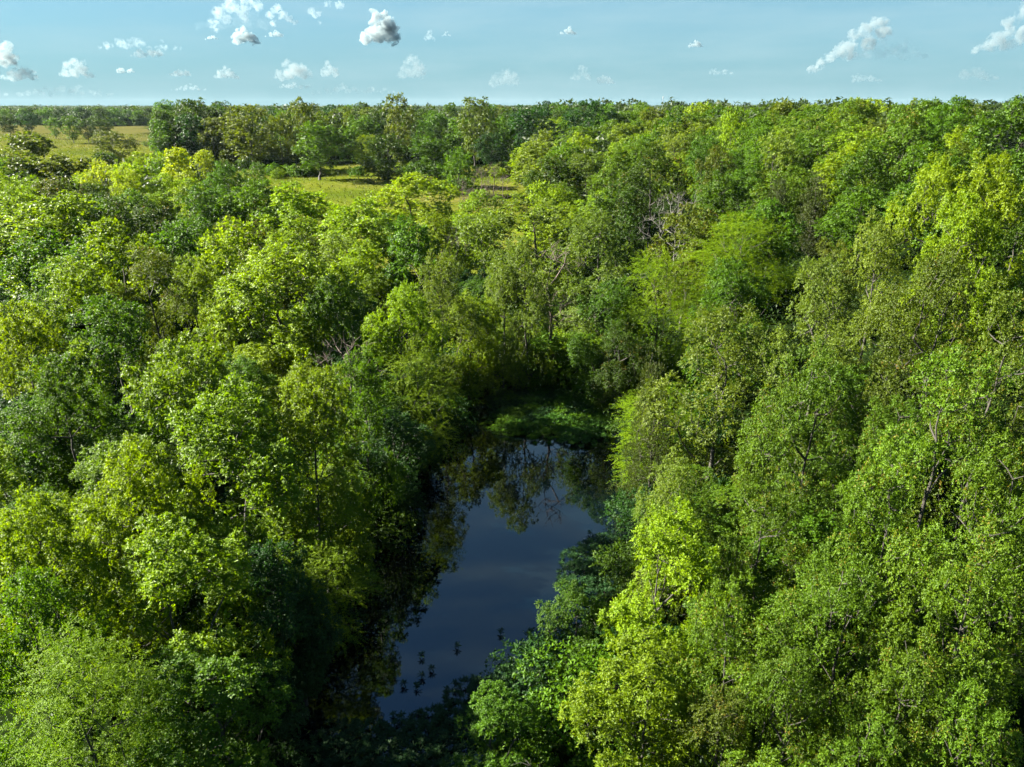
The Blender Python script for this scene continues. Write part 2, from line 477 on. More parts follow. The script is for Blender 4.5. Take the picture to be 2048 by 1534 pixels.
def make_leaves(seed, P, H, R, base, rc, K, L, ln, wd, twig, style='soft', flat=.72, droop=.25, plume=0.0):
    """leaf sprays set round every clump centre"""
    r = np.random.default_rng(seed + 999)
    n = len(P)
    cz = base + (H - base) * .35
    out = norm(P - np.array([0, 0, cz]) + np.array([0, 0, 1e-3]))
    rcv = rc * r.uniform(.65, 1.35, n)
    dcl = r.uniform(-.18, .18, n)
    # twigs
    ci = np.repeat(np.arange(n), K)
    d = norm(r.normal(0, 1, (n * K, 3)) + out[ci] * .75 + np.array([0, 0, .45]))
    rad = rcv[ci] * r.uniform(.35, 1, n * K) ** .35
    ax = norm(out * .6 + np.array([0, 0, .9]) + r.normal(0, .35, out.shape))[ci]
    al = (d * ax).sum(1, keepdims=True)
    anc = P[ci] + rad[:, None] * ((d - ax * al) * (1 - .32 * plume) + ax * al * (1 + .5 * plume)) * (np.array([1, 1, flat]) if plume == 0 else 1.0)
    if style == 'feather':
        td = norm(d * np.array([1, 1, .35]) + r.normal(0, .25, d.shape) + np.array([0, 0, .12]))
    elif style == 'cedar':
        td = norm(d * .7 + np.array([0, 0, .8]) + r.normal(0, .3, d.shape))
    else:
        td = norm(d + r.normal(0, .55, d.shape))
    tl = twig * r.uniform(.6, 1.3, n * K)
    # leaves along each twig
    ti = np.repeat(np.arange(n * K), L)
    s = np.tile((np.arange(L) + .5) / L, n * K) + r.normal(0, .04, n * K * L)
    sg = np.where(np.tile(np.arange(L), n * K) % 2 == 0, 1.0, -1.0)
    D = td[ti]
    pos = anc[ti] + D * (s * tl[ti])[:, None] + np.array([0, 0, -1.0]) * (droop * tl[ti] * s ** 2)[:, None]
    if style == 'feather':
        upv = norm(np.array([0, 0, 1.0]) + .3 * d[ti] + r.normal(0, .18, D.shape))
        side = norm(np.cross(upv, D))
        ld = norm(D * .55 + side * sg[:, None] + np.array([0, 0, -.15]) + r.normal(0, .15, D.shape))
        nr = upv
    elif style == 'cedar':
        ld = norm(D + r.normal(0, .5, D.shape)); nr = norm(r.normal(0, 1, D.shape) + d[ti])
    else:
        side = norm(np.cross(np.array([0, 0, 1.0]) + r.normal(0, .3, D.shape), D))
        ld = norm(D * .6 + side * sg[:, None] * .8 + r.normal(0, .4, D.shape) + np.array([0, 0, -.15]))
        nr = norm(np.array([0, 0, .45]) + d[ti] * 1.0 + r.normal(0, .38, D.shape))
    m = len(ti)
    V, F = leaf_quads(pos, ld, nr, ln * r.uniform(.7, 1.25, m)[:, None], wd * r.uniform(.75, 1.2, m)[:, None])
    lr = np.clip(r.uniform(.15, .85, m) + dcl[ci[ti]], 0, 1)
    # new growth at the outermost, upper twig ends of some clumps
    fresh = (r.uniform(0, 1, n) < .3)[ci[ti]] & (d[ti][:, 2] > .45) & (s > .45)
    tip = np.where(fresh, r.uniform(0, 1, m) ** 2, 0) * (r.uniform(0, 1, m) < .6)
    return V, F, {"lr": lr, "tip": tip}

PROTO = {}
def make_proto(key, seed, H, R, base, style, n, spacing, rc, K, L, ln, wd, twig, lstyle='soft', mat=M_SOFT, bark=M_BARK,
               flat=.72, droop=.25, outer=.5, ztop=.82, lobes=1.0, nlobe=13, plume=0.0):
    P, TV, TF, T = make_skeleton(seed, H, R, base, style, n, spacing, outer, ztop, lobes, nlobe)
    V, F, A = make_leaves(seed, P, H, R, base, rc, K, L, ln, wd, twig, lstyle, flat, droop, plume)
    tm = mesh_from_arrays(key + "_trunk", TV, TF, smooth=True); tm.materials.append(bark)
    cm = mesh_from_arrays(key + "_crown", V, F, A); cm.materials.append(mat)
    rq = float(np.percentile(np.hypot(V[:, 0], V[:, 1]), 96)); ht = float(np.percentile(V[:, 2], 99.7))
    PROTO[key] = dict(trunk=tm, crown=cm, H=ht, R=rq)

# kinds: elm (soft yellow-green), oak (glossy), feather (pinnate sprays), dense (round small-leaved), cedar, willow
def protos():
    for i in range(3):
        make_proto(f"elm_near{i}", 10 + i, 13, 4.4, 2.2, ('round', 'tall', 'vase')[i], 112, 1.05, .70, 44, 10, .165, .10, .42, nlobe=(9, 8, 11)[i], plume=1.0)
    for i in range(3):
        make_proto(f"oak_near{i}", 30 + i, 13, 4.4, 2.0, ('round', 'tall', 'round')[i], 125, 1.0, .66, 46, 9, .135, .075, .34, 'soft', M_GLOSS, lobes=1.1, nlobe=(9, 8, 11)[i], plume=.7)
    for i in range(2):
        make_proto(f"feather_near{i}", 50 + i, 11, 4.2, 2.0, 'round', 110, 1.0, .75, 15, 28, .17, .06, 1.45, 'feather', M_FEATHER, droop=.22)
    for i in range(2):
        make_proto(f"dense_near{i}", 60 + i, 12, 4.2, 1.5, 'tall', 135, .95, .62, 38, 9, .135, .08, .34, 'soft', M_SOFT, nlobe=(10, 8)[i], plume=.9)
    make_proto("cedar_near0", 70, 10, 2.4, .6, 'cone', 190, .5, .5, 26, 8, .12, .035, .35, 'cedar', M_CEDAR, outer=.4)
    for i in range(3):
        make_proto(f"elm_mid{i}", 110 + i, 13, 4.6, 2.0, ('round', 'tall', 'vase')[i], 100, 1.1, .8, 22, 8, .27, .18, .5, nlobe=(9, 8, 11)[i], plume=.8)
    for i in range(3):
        make_proto(f"oak_mid{i}", 130 + i, 13, 4.6, 1.8, ('round', 'tall', 'round')[i], 105, 1.08, .76, 22, 8, .26, .165, .45, 'soft', M_GLOSS, lobes=1.15, nlobe=(9, 8, 12)[i], plume=.5)
    make_proto("feather_mid0", 150, 11, 4.2, 2.0, 'round', 110, 1.0, .8, 12, 14, .28, .10, 1.1, 'feather', M_FEATHER)
    for i in range(2):
        make_proto(f"dense_mid{i}", 160 + i, 12, 4.2, 1.2, 'tall', 115, 1.0, .72, 20, 7, .24, .155, .4, nlobe=(10, 8)[i], plume=.7)
    make_proto("cedar_mid0", 170, 10, 2.4, .5, 'cone', 130, .6, .6, 18, 7, .25, .07, .4, 'cedar', M_CEDAR, outer=.4)
    for i in range(3):
        make_proto(f"elm_far{i}", 210 + i, 14, 5.2, 1.6, 'round', 80, 1.35, 1.05, 13, 5, .55, .4, .7, lobes=1.3, nlobe=(9, 13, 17)[i], plume=.5)
    for i in range(3):
        make_proto(f"dense_far{i}", 220 + i, 14, 5.0, .8, 'tall', 85, 1.3, 1.0, 13, 5, .54, .38, .6, lobes=1.2, nlobe=(9, 13, 17)[i], plume=.4)
    for i in range(2):
        make_proto(f"vase_far{i}", 230 + i, 15, 5.8, 3.4, 'vase', 80, 1.2, .95, 12, 6, .5, .32, .7, lobes=1.4, ztop=.6, nlobe=12)
protos()

def march(px, py, h, t0=6.0, t1=1500.0):
    """first point along a pixel's ray that is h metres above the land"""
    r = ray(px, py); ts = np.arange(t0, t1, .4)
    P = EYE + r * ts[:, None]
    ok = np.nonzero(P[:, 2] - land(P[:, 0], P[:, 1]) < h)[0]
    i = ok[0] if len(ok) else len(ts) - 1
    return P[i], ts[i]

TREES = []       # every tree planned, made into objects after the visibility pass

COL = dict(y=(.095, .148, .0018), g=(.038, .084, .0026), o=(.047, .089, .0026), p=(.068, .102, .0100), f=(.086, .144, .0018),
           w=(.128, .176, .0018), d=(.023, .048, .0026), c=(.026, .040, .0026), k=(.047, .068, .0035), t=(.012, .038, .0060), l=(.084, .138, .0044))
KIND = dict(y='elm', g='elm', o='oak', p='dense', f='feather', w='dense', d='oak', c='cedar', k='oak', t='elm', l='elm')

def plan(x, y, h, rad, sp, note=None, kind=None, hand=True):
    TREES.append(dict(x=x, y=y, z=land1(x, y), h=h, r=rad, sp=sp, note=note, kind=kind or KIND[sp], hand=hand))

def plan_px(px, py, wpx, h, sp, note=None, kind=None):
    """crown top seen at (px,py); the distance follows from the tree's height above the land"""
    def dry(hh):
        p, t = march(px, py, hh)
        return p, t, poly_sd(np.array([p[0]]), np.array([p[1]]), POND)[0]
    p, lo, sd = dry(h)
    if sd < .8:          # a tree cannot stand in the water: the nearest height that puts it on a bank
        for dh in np.arange(.4, 8, .4):
            c = [(hh, *dry(hh)) for hh in (h + dh, h - dh) if hh > 3.5]
            c = [q for q in c if q[3] >= .8]
            if c:
                print("MOVED", note, h, "->", c[0][0]); h, p, lo, sd = c[0]; break
    plan(p[0], p[1], h, wpx / FPX * lo / 2 * (.9 if lo < 75 else 1.0), sp, note, kind)

# ---- trees read off the photograph: crown top x, y, crown width (photo pixels), height (m), sort
HAND = [
 # near left wood
 (150, 1268, 330, 9, 'f', "in the bottom left corner with long feathery sprays"),
 (25, 1130, 240, 9.5, 'g', "at the left edge above the feathery corner tree"),
 (215, 885, 300, 11, 'y', "at the left, in front of the broad pale crown"),
 (55, 990, 300, 10.5, 'y', "at the left edge halfway down the picture"),
 (350, 664, 330, 13, 'l', "the back top of the broad pale clump left of the pond"),
 (595, 738, 260, 12, 'l', "pointed, at the pond side of the pale clump on the left"),
 (445, 775, 380, 12, 'l', "in the middle of the pale clump left of the pond"),
 (350, 1050, 380, 9.5, 'y', "sprawling below the pale clump, left of the dark water"),
 (420, 1290, 340, 7.5, 'g', "low at the bottom, right of the feathery corner tree"),
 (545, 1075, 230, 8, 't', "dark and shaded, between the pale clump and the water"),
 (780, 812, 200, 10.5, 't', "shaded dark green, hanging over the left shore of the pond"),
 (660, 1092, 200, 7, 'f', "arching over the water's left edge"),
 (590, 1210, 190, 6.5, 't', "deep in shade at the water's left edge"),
 (500, 1345, 220, 5.5, 't', "deep in shade at the bottom left of the pond"),
 (830, 690, 230, 11.5, 'f', "at the far left end of the pond"),
 (730, 700, 180, 11.5, 'g', "behind the shaded tree on the left shore"),
 # left, middle
 (30, 605, 190, 12, 'y', "at the left edge, a third of the way down"),
 (100, 715, 240, 11, 'g', "left of the pale clump"),
 (225, 592, 260, 12, 'g', "upright, behind the pale clump on the left"),
 (150, 515, 230, 12.5, 'y', "round topped, left, two rows behind the pale clump"),
 (300, 488, 190, 13, 'k', "brownish with a dark bare trunk, left"),
 (385, 510, 150, 11.5, 'y', "small, right of the brownish tree with the dark trunk"),
 (555, 470, 320, 14, 'y', "broad and bright, left of the picture's middle"),
 (660, 560, 190, 11.5, 'g', "right shoulder of the broad bright crown"),
 (790, 560, 190, 12, 'y', "at the back of the pond's left shore"),
 (880, 505, 170, 13, 'p', "thin crowned, behind the far end of the pond"),
 (935, 590, 160, 10, 'y', "low, just left of the forked bare trunk"),
 (1005, 520, 130, 13, 'p', "pale and open, left of the forked bare trunk"),
 (1060, 470, 160, 14, 'p', "behind the forked bare trunk"),
 (1200, 420, 240, 14, 'p', "tall and pale at the head of the pond"),
 (1230, 560, 190, 11, 'g', "dark sided, at the head of the pond"),
 (1250, 640, 170, 9.5, 'd', "dark, right of the head of the pond"),
 (1060, 390, 260, 13, 'p', "grey-green, in front of the meadow's right end"),
 (960, 430, 170, 12.5, 'p', "grey-green, above the middle of the picture"),
 (830, 345, 230, 13, 'y', "bright, in front of the meadow"),
 (700, 400, 220, 12.5, 'y', "bright, below the meadow"),
 (600, 365, 190, 13, 'y', "bright, at the meadow's left end"),
 (500, 360, 180, 13, 'g', "left of the meadow, behind the broad bright crown"),
 (440, 440, 220, 13, 'y', "left of the broad bright crown"),
 (80, 385, 300, 13.5, 'y', "broad, at the left edge below the dark oaks"),
 (220, 440, 230, 13, 'y', "left, below the yellow willow crowns"),
 (350, 445, 180, 12, 'g', "left, right below the yellow willow crowns"),
 # upper left: oaks, willows and dark trees
 (55, 262, 175, 16, 'k', "dark and tall at the left edge beside the pasture"),
 (50, 305, 140, 13, 'k', "in front of the tall dark oak at the left edge"),
 (135, 308, 150, 13, 'k', "right of the tall dark oak at the left edge"),
 (205, 318, 85, 13.5, 'w', "left of the pair, in front of the pasture"),
 (250, 328, 90, 13, 'w', "right of the pair, in front of the pasture"),
 (345, 295, 80, 14.5, 'w', "the taller, below the big tree at the pasture's end"),
 (395, 300, 100, 14, 'w', "the broader, below the big tree at the pasture's end"),
 (215, 395, 160, 12.5, 'd', "under the yellow pair at the left"),
 (300, 400, 130, 11.5, 'd', "between the two yellow pairs at the left"),
 (440, 322, 90, 13, 'g', "right of the yellow crowns at the left"),
 (510, 325, 80, 12, 'g', "second right of the yellow crowns at the left"),
 (410, 365, 150, 12.5, 'g', "under the right yellow crowns at the left"),
 # right bank
 (1330, 1028, 280, 9, 'y', "brilliant, leaning over the pond's right bank"),
 (1160, 1175, 170, 5, 'g', "small, at the water's right edge"),
 (1000, 1392, 240, 4.6, 'g', "small, at the bottom below the pond"),
 (1290, 1290, 320, 7, 'y', "sprawling below the brilliant tree on the right bank"),
 (1310, 770, 215, 8, 'f', "reaching out over the pond's far right shore"),
 (1440, 615, 330, 13, 'p', "tall with a trunk showing, right shore of the pond"),
 (1320, 690, 150, 11, 'c', "dark cedar, at the far right shore of the pond"),
 (1345, 905, 190, 9, 'p', "low, at the pond's right shore"),
 (1620, 690, 300, 13, 'o', "right of the tall tree with a trunk showing"),
 (1900, 692, 330, 13, 'o', "with orange new growth, at the right"),
 (1560, 925, 210, 10.5, 'o', "right of the pond's right shore"),
 (1790, 880, 290, 11.5, 'o', "in the middle of the right hand oaks"),
 (1470, 1170, 240, 9, 'o', "right of the brilliant tree on the right bank"),
 (1700, 1085, 260, 10, 'o', "lower right, above the dark gap"),
 (1980, 1080, 230, 10.5, 'o', "at the right edge, lower right"),
 (1590, 1300, 260, 8, 'o', "at the bottom right, left of the dark gap"),
 (1840, 1260, 290, 9, 'o', "at the lower right, right of the dark gap"),
 (1440, 1400, 240, 6.5, 'k', "rusty, at the bottom right of the middle"),
 (1740, 1440, 260, 7, 'o', "at the bottom, three quarters across"),
 (1990, 1390, 240, 8, 'o', "in the bottom right corner"),
 (2010, 880, 210, 12, 'o', "at the right edge halfway down"),
 (1880, 500, 300, 14, 'k', "greyish and glossy with rusty tips, right"),
 (2030, 560, 200, 14, 'k', "greyish, at the right edge"),
 (1650, 510, 250, 13.5, 'p', "silver-green, right of the feathery crowns"),
 (1480, 520, 220, 12, 'g', "below the feathery crowns on the right"),
 (1330, 500, 220, 12, 'f', "left of the two feathery crowns on the right"),
 (1480, 425, 260, 13, 'f', "right of the two feathery crowns on the right"),
 (1380, 410, 170, 12.5, 'k', "brownish, beside the bleached dead tree"),
 (1760, 430, 200, 13.5, 'p', "pale, right, behind the silver-green tree"),
 (1890, 312, 150, 15, 'y', "bright upright, upper right"),
 (2015, 305, 170, 15, 'y', "bright, at the right edge, upper right"),
 (1960, 385, 180, 13.5, 'y', "bright, below the upright ones at the upper right"),
 (1240, 360, 120, 12.5, 'd', "very dark, left of the bleached dead tree"),
 (770, 268, 95, 13, 'd', "dark, standing before the middle of the meadow, left of two"),
 (868, 278, 120, 13, 'd', "dark, standing before the middle of the meadow, right of two"),
 (880, 362, 125, 10, 'y', "low and bright, in front of the meadow's right half, right of two"),
 (795, 372, 115, 10, 'y', "low and bright, in front of the meadow's right half, left of two"),
 (965, 378, 110, 10, 'l', "low and light, in front of the brown thicket"),
 (915, 300, 80, 11, 'g', "small, right beside the dark pair before the meadow"),
 (1310, 300, 160, 15, 'd', "big, dark and clumpy, behind the bleached dead tree"),
 (1100, 312, 140, 14, 'd', "dark and clumpy, right of the brown thicket"),
 (1215, 405, 90, 9, 'c', "small cedar, left of the bleached dead tree"),
 (1560, 350, 90, 10, 'c', "dark cedar, left, among the upper right trees"),
 (1640, 345, 90, 10, 'c', "dark cedar, right, among the upper right trees"),
]
for a in HAND: plan_px(*a)
# pasture trees: stood on their bases
def plan_base(px, py, hpx, wpx, sp, note, kind='vase'):
    p, t = march(px, py, 0.0, 100)
    plan(p[0], p[1], hpx / FPX * t * 1.02, wpx / FPX * t / 2, sp, note, kind)
plan_base(148, 287, 52, 42, 'g', "second from left of the four standing in the pasture")
plan_base(112, 278, 40, 34, 'g', "leftmost of the four standing in the pasture")
plan_base(178, 285, 45, 44, 'd', "third from left of the four standing in the pasture")
plan_base(205, 280, 40, 46, 'd', "rightmost of the four standing in the pasture")
plan_base(20, 274, 42, 60, 'd', "dark, at the left edge of the pasture")
plan_base(58, 268, 40, 62, 't', "blue-green, second from the left edge at the back of the pasture")
plan_base(233, 332, 66, 112, 'k', "wide spreading, alone at the near edge of the pasture")
plan_base(400, 318, 112, 100, 'd', "tallest, at the pasture's right end")
plan_base(345, 316, 90, 60, 'd', "dark, left flank of the tallest tree at the pasture's end")
plan_base(510, 340, 120, 130, 'k', "broad open crowned, behind the meadow's left end")
plan_base(610, 338, 132, 70, 'k', "tall and open, behind the meadow")
plan_base(640, 360, 110, 110, 'g', "standing out into the meadow")
plan_base(735, 340, 66, 60, 'y', "light green, at the meadow's back edge")
plan_base(800, 345, 145, 70, 'k', "tallest, behind the middle of the meadow")
plan_base(950, 335, 130, 90, 'k', "tall, right of the middle of the meadow")
plan_base(1060, 330, 110, 100, 't', "blue-green, behind the meadow's right end")
plan_base(1180, 330, 120, 120, 't', "blue-green and broad, right of the meadow")
plan_base(980, 340, 70, 70, 't', "blue-green, low, behind the brown thicket")

# ---- the rest of the wood, scattered where the photograph shows closed canopy
def too_close(x, y, k):
    for t in TREES:
        if (t['x'] - x) ** 2 + (t['y'] - y) ** 2 < (k * (t['r'] + 1.5)) ** 2: return True
    return False

def hides(x, y, h, rad):
    """true if a crown here would cover the top of a tree read off the photograph"""
    px, py, d = project((x, y, land1(x, y) + h))
    w = rad / d * FPX
    for t in TREES:
        if not t['hand']: continue
        if math.hypot(t['x'], t['y']) < math.hypot(x, y) - 2: continue
        qx, qy, qd = project((t['x'], t['y'], t['z'] + t['h']))
        qh = t['h'] / qd * FPX
        if abs(qx - px) < (w + t['r'] / qd * FPX) * .75 and py < qy + qh * .30: return True
    return False

OPEN_WATER = np.array([(960, 835), (985, 875), (1210, 885), (1240, 1000), (1215, 1060), (1130, 1150), (1065, 1205), (1060, 1265), (900, 1335),
                       (860, 1395), (800, 1430), (725, 1440), (730, 1390), (750, 1300), (790, 1250), (800, 1150), (870, 1070), (890, 950), (930, 870)], float)
CLEAR = [(72, np.array([(1065, 500), (1150, 500), (1140, 745), (1075, 745)], float)), (150, np.array([(1290, 365), (1390, 365), (1380, 465), (1300, 465)], float)),
         (140, np.array([(900, 325), (1020, 325), (1020, 415), (900, 415)], float)), (400, np.array([(560, 350), (1040, 338), (1040, 372), (760, 385), (640, 385), (560, 365)], float)),
         (24, np.array([(30, 1265), (330, 1265), (330, 1534), (30, 1534)], float)), (30, np.array([(480, 1330), (770, 1330), (770, 1534), (480, 1534)], float)),
         (60, np.array([(1090, 1040), (1225, 1040), (1215, 1140), (1150, 1230), (1080, 1230)], float)),
         (85, np.array([(985, 780), (1220, 780), (1225, 870), (985, 870)], float))]
def blocks(x, y, h, rad):
    """true if a crown here would stand in front of something the photograph shows clear"""
    z = land1(x, y); dist = math.hypot(x, y)
    cx, cy_, d = project((x, y, z + h * .58))
    a = np.linspace(0, 6.283, 20, endpoint=False)
    X = cx + np.concatenate([np.cos(a), .5 * np.cos(a)]) * rad * .9 / d * FPX; Y = cy_ + np.concatenate([np.sin(a), .5 * np.sin(a)]) * h * .42 / d * FPX
    return any(dist < far and (poly_sd(X, Y, P) < 0).any() for far, P in CLEAR)

def over_water(x, y, h, rad):
    """share of a crown's outline that falls on the water the photograph shows open"""
    z = land1(x, y)
    cx, cy_, d = project((x, y, z + h * .58))
    a = np.linspace(0, 6.283, 24, endpoint=False)
    X = cx + np.concatenate([np.cos(a), .6 * np.cos(a)]) * rad / d * FPX; Y = cy_ + np.concatenate([np.sin(a), .6 * np.sin(a)]) * h * .44 / d * FPX
    return float((poly_sd(X, Y, OPEN_WATER) < -4).mean())

def scatter(n, yr, rr, hr, radr, sorts, k=.8, zone=None, test=True):
    made = 0
    for i in range(n):
        y = math.sqrt(random.uniform(yr[0] ** 2, yr[1] ** 2)); x = y * random.uniform(*rr)
        if field_mask(np.array([x]), np.array([y]))[0] > .3: continue
        if y < 95 and poly_sd(np.array([x]), np.array([y]), POND)[0] < 1.5: continue
        rad = random.uniform(*radr); h = random.uniform(*hr) * (.8 + .2 * rad / radr[1])
        if too_close(x, y, k): continue
        if test and (hides(x, y, h, rad) or blocks(x, y, h, rad)): continue
        if y < 90 and over_water(x, y, h, rad) > 0: continue
        sp = random.choice(sorts)
        plan(x, y, h, rad, sp, None, None, False); made += 1
    return made
scatter(1500, (14, 75), (-.75, .0), (4.5, 8.5), (2.0, 3.2), "gglyt", .56)
scatter(1500, (12, 75), (.02, .78), (4.5, 8.5), (2.0, 3.2), "ooogkg", .56)
scatter(1500, (70, 112), (-.72, .12), (9, 14), (3.2, 4.6), "yyyglgpk", .86)
scatter(1800, (108, 190), (-.76, -.35), (9, 13), (3.6, 5.2), "yylkdg", .88)
scatter(2500, (60, 185), (.05, .74), (9.5, 15.5), (3.6, 5.4), "oolkpgyog", .88)
scatter(1500, (180, 330), (.02, .74), (8.5, 15.5), (4.5, 7.0), "ookpgyo", .85, test=False)
scatter(1200, (288, 420), (-.44, .12), (13, 19), (4.5, 7.5), "ddgkttkg", .78, test=False)
scatter(500, (640, 900), (-.72, -.42), (12, 16), (6, 9), "dgdtg", .75, test=False)

for t in TREES:
    if t['hand'] and t['y'] < 90:
        q = over_water(t['x'], t['y'], t['h'], t['r'])
        if q > .02: print("OVER WATER", round(q, 2), t['note'])
# ---- which trees show, and how much: a small depth buffer of crown discs
BW, BH = 512, 384
ids = np.full((BH, BW), -1, int)
yy, xx = np.mgrid[0:BH, 0:BW]
order = sorted(range(len(TREES)), key=lambda i: -math.hypot(TREES[i]['x'], TREES[i]['y']))
for i in order:
    t = TREES[i]
    cx, cy_, d = project((t['x'], t['y'], t['z'] + t['h'] * .58))
    if d < 2: continue
    cx, cy_ = cx / 4, cy_ / 4
    a = t['r'] / d * FPX / 4; b = t['h'] * .44 / d * FPX / 4
    x0, x1 = int(max(0, cx - a)), int(min(BW, cx + a + 1)); y0, y1 = int(max(0, cy_ - b)), int(min(BH, cy_ + b + 1))
    if x0 >= x1 or y0 >= y1: continue
    sub = ((xx[y0:y1, x0:x1] - cx) / a) ** 2 + ((yy[y0:y1, x0:x1] - cy_) / b) ** 2 < 1
    ids[y0:y1, x0:x1][sub] = i
cnt = np.bincount(ids[ids >= 0].ravel(), minlength=len(TREES))
cols_ = np.full(len(TREES), 0.0); rows_ = np.full(len(TREES), 0.0)
for i in range(len(TREES)):
    if cnt[i]:
        q = np.argwhere(ids == i); cols_[i] = q[:, 1].mean() * 4; rows_[i] = q[:, 0].mean() * 4
vis = [i for i in range(len(TREES)) if cnt[i] >= (3 if TREES[i]['hand'] else 9)]
vis.sort(key=lambda i: (not TREES[i]['hand'], -cnt[i]))
single = vis[:360]; SINGLE = set(single)
rest = [i for i in range(len(TREES)) if i not in SINGLE and math.hypot(TREES[i]['x'], TREES[i]['y']) > 150 and (cnt[i] > 0 or TREES[i]['y'] > 285)][:250]
print("trees planned", len(TREES), "visible", len(vis), "single", len(single), "rest", len(rest))

# ---- labels
LOOK = dict(y="yellow-green leafy tree", g="mid green leafy tree", o="glossy green oak", p="pale grey-green tree", f="bright green feathery-leaved tree",
            w="vivid yellow willow", d="dark green dense tree", c="dark conical cedar", k="olive brown-green oak", t="shaded deep green tree", l="light green broad-leaved tree")
def where(t, px, py):
    d = math.hypot(t['x'], t['y']); r = t['x'] / t['y']
    if d > 600: return "in the far belt behind the left pasture"
    if d > 240 and r < .14: return "in the wood behind the meadow"
    if d > 180: return "on the far right hilltop"
    if r > .04 and d > 95: return "on the upper right hillside"
    if r > .04 and d > 55: return "in the wood above the right bank" if px > 1500 else "in the wood right of the pond's far end"
    if r > .0 and d <= 55: return "in the near wood on the right" if px > 1500 else "beside the pond's right shore"
    if d > 108: return "in the left wood before the pasture"
    if d > 66: return "in the wood between pond and meadow" if px > 500 else "in the middle of the left wood"
    if px > 600: return "by the pond's left shore"
    return "in the near wood on the left"
ORD = ["leftmost", "second from left", "third from left", "fourth from left", "fifth from left", "sixth from left", "seventh from left",
       "eighth from left", "ninth from left", "tenth from left", "eleventh from left", "twelfth from left"]
auto = {}
for i in single:
    t = TREES[i]
    if t['note']: continue
    size = "tall" if t['h'] > 13 else ("low" if t['h'] < 8.5 else "")
    key = (f"{size} {LOOK[t['sp']]}".strip(), where(t, cols_[i], rows_[i]))
    auto.setdefault(key, []).append(i)
for (lk, wh), L in auto.items():
    L.sort(key=lambda i: cols_[i])
    for k, i in enumerate(L):
        n = len(L)
        if n == 1: TREES[i]['label'] = f"{lk} {wh}"
        else:
            if k < len(ORD) and k <= n // 2: o_ = ORD[k]
            elif n - 1 - k < len(ORD): o_ = ORD[n - 1 - k].replace("leftmost", "rightmost").replace("left", "right")
            else: o_ = ORD[min(k, len(ORD) - 1)]
            TREES[i]['label'] = f"{lk} {wh}, {o_}"

CAT = dict(cedar="cedar", feather="tree", elm="tree", oak="tree", dense="tree", vase="tree")
NAME = dict(y="leafy_tree", g="leafy_tree", o="oak_tree", p="leafy_tree", f="feathery_tree", w="willow_tree", d="oak_tree", c="cedar_tree", k="oak_tree", t="leafy_tree", l="leafy_tree")
NPROTO = {}
for k in PROTO: NPROTO[k.rstrip("0123456789")] = NPROTO.get(k.rstrip("0123456789"), 0) + 1
def pick(kind, d):
    lod = "near" if d < 78 else ("mid" if d < 170 else "far")
    if kind == 'vase': base = "vase_far"
    elif lod == "far": base = "elm_far" if kind in ('elm', 'feather') else "dense_far"
    else: base = f"{kind}_{lod}"
    return base + str(random.randrange(NPROTO[base]))

def vary(c, a=.16):
    v = 1 + random.uniform(-a, a); h = random.uniform(-a, a) * .45
    return (c[0] * v * (1 + h), c[1] * v, c[2] * v * (1 - h), 1)

for i in single:
    t = TREES[i]
    d = math.hypot(t['x'], t['y'])
    pr = PROTO[pick(t['kind'], d)]
    e = bpy.data.objects.new(NAME[t['sp']], None); C.objects.link(e)
    e.empty_display_size = .5
    e.location = (t['x'], t['y'], t['z'] - .12)
    e.rotation_euler = (random.uniform(-.05, .05), random.uniform(-.05, .05), random.uniform(0, 6.28))
    sz = t['h'] / pr['H']; sr = t['r'] / pr['R']
    sr = min(max(sr, sz * .6), sz * 1.55)
    e.scale = (sr, sr * random.uniform(.92, 1.08), sz)
    tr = obj("trunk", pr['trunk'], None, e)
    cr = obj("crown", pr['crown'], None, e)
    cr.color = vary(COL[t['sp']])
    lab = t.get('label') or f"{LOOK[t['sp']]}, {t['note']}"
    tag(e, lab, CAT[t['kind']], "trees of the wood")

for o in C.objects:
    if "label" in o and len(o["label"].split()) > 16: print("LONG", o["label"])

# ------------------------------------------------------------------ dead and leafless trees
def dead_mesh(seed, H, R, base, style, n, spacing, ztop, thick=1.0):
    P, V, F, T = make_skeleton(seed, H, R, base, style, n, spacing, .55, ztop, 1.0)
    m = 9; vs_ = (m - 1) * 18
    c = V[:vs_].reshape(-1, 6, 3).mean(1, keepdims=True)
    tv = V[:vs_]
    tf = F[(F < vs_).all(1)]; bf = F[(F >= vs_).all(1)] - vs_
    bv = V[vs_:]
    # fine twigs from the branch ends
    r = np.random.default_rng(seed)
    k = 5
    ci = np.repeat(np.arange(len(P)), k)
    d = norm(r.normal(0, 1, (len(ci), 3)) + norm(P[ci] - np.array([0, 0, base])) * .9 + np.array([0, 0, .35]))
    L = r.uniform(.4, 1.1, len(ci)) * H / 12
    V2, F2 = tube_edges(P[ci], P[ci] + d * L[:, None], np.full(len(ci), .014 * thick), np.full(len(ci), .005 * thick), 3, .08, seed)
    bv2 = np.concatenate([bv, V2]); bf2 = np.concatenate([bf, F2 + len(bv)])
    return mesh_from_arrays("dead_trunk", tv, tf, smooth=True), mesh_from_arrays("dead_branches", bv2, bf2, smooth=True)

def dead_tree(name, x, y, meshes, mat, sc, label, cat="dead tree", group=None, rot=0.0, tilt=(0, 0)):
    e = bpy.data.objects.new(name, None); C.objects.link(e)
    e.location = (x, y, land1(x, y) - .15); e.rotation_euler = (tilt[0], tilt[1], rot); e.scale = sc
    obj("trunk", meshes[0], mat, e); obj("branches", meshes[1], mat, e)
    return tag(e, label, cat, group)

def spot(px, py, h):
    p, t = march(px, py, h)
    return p[0], p[1], t

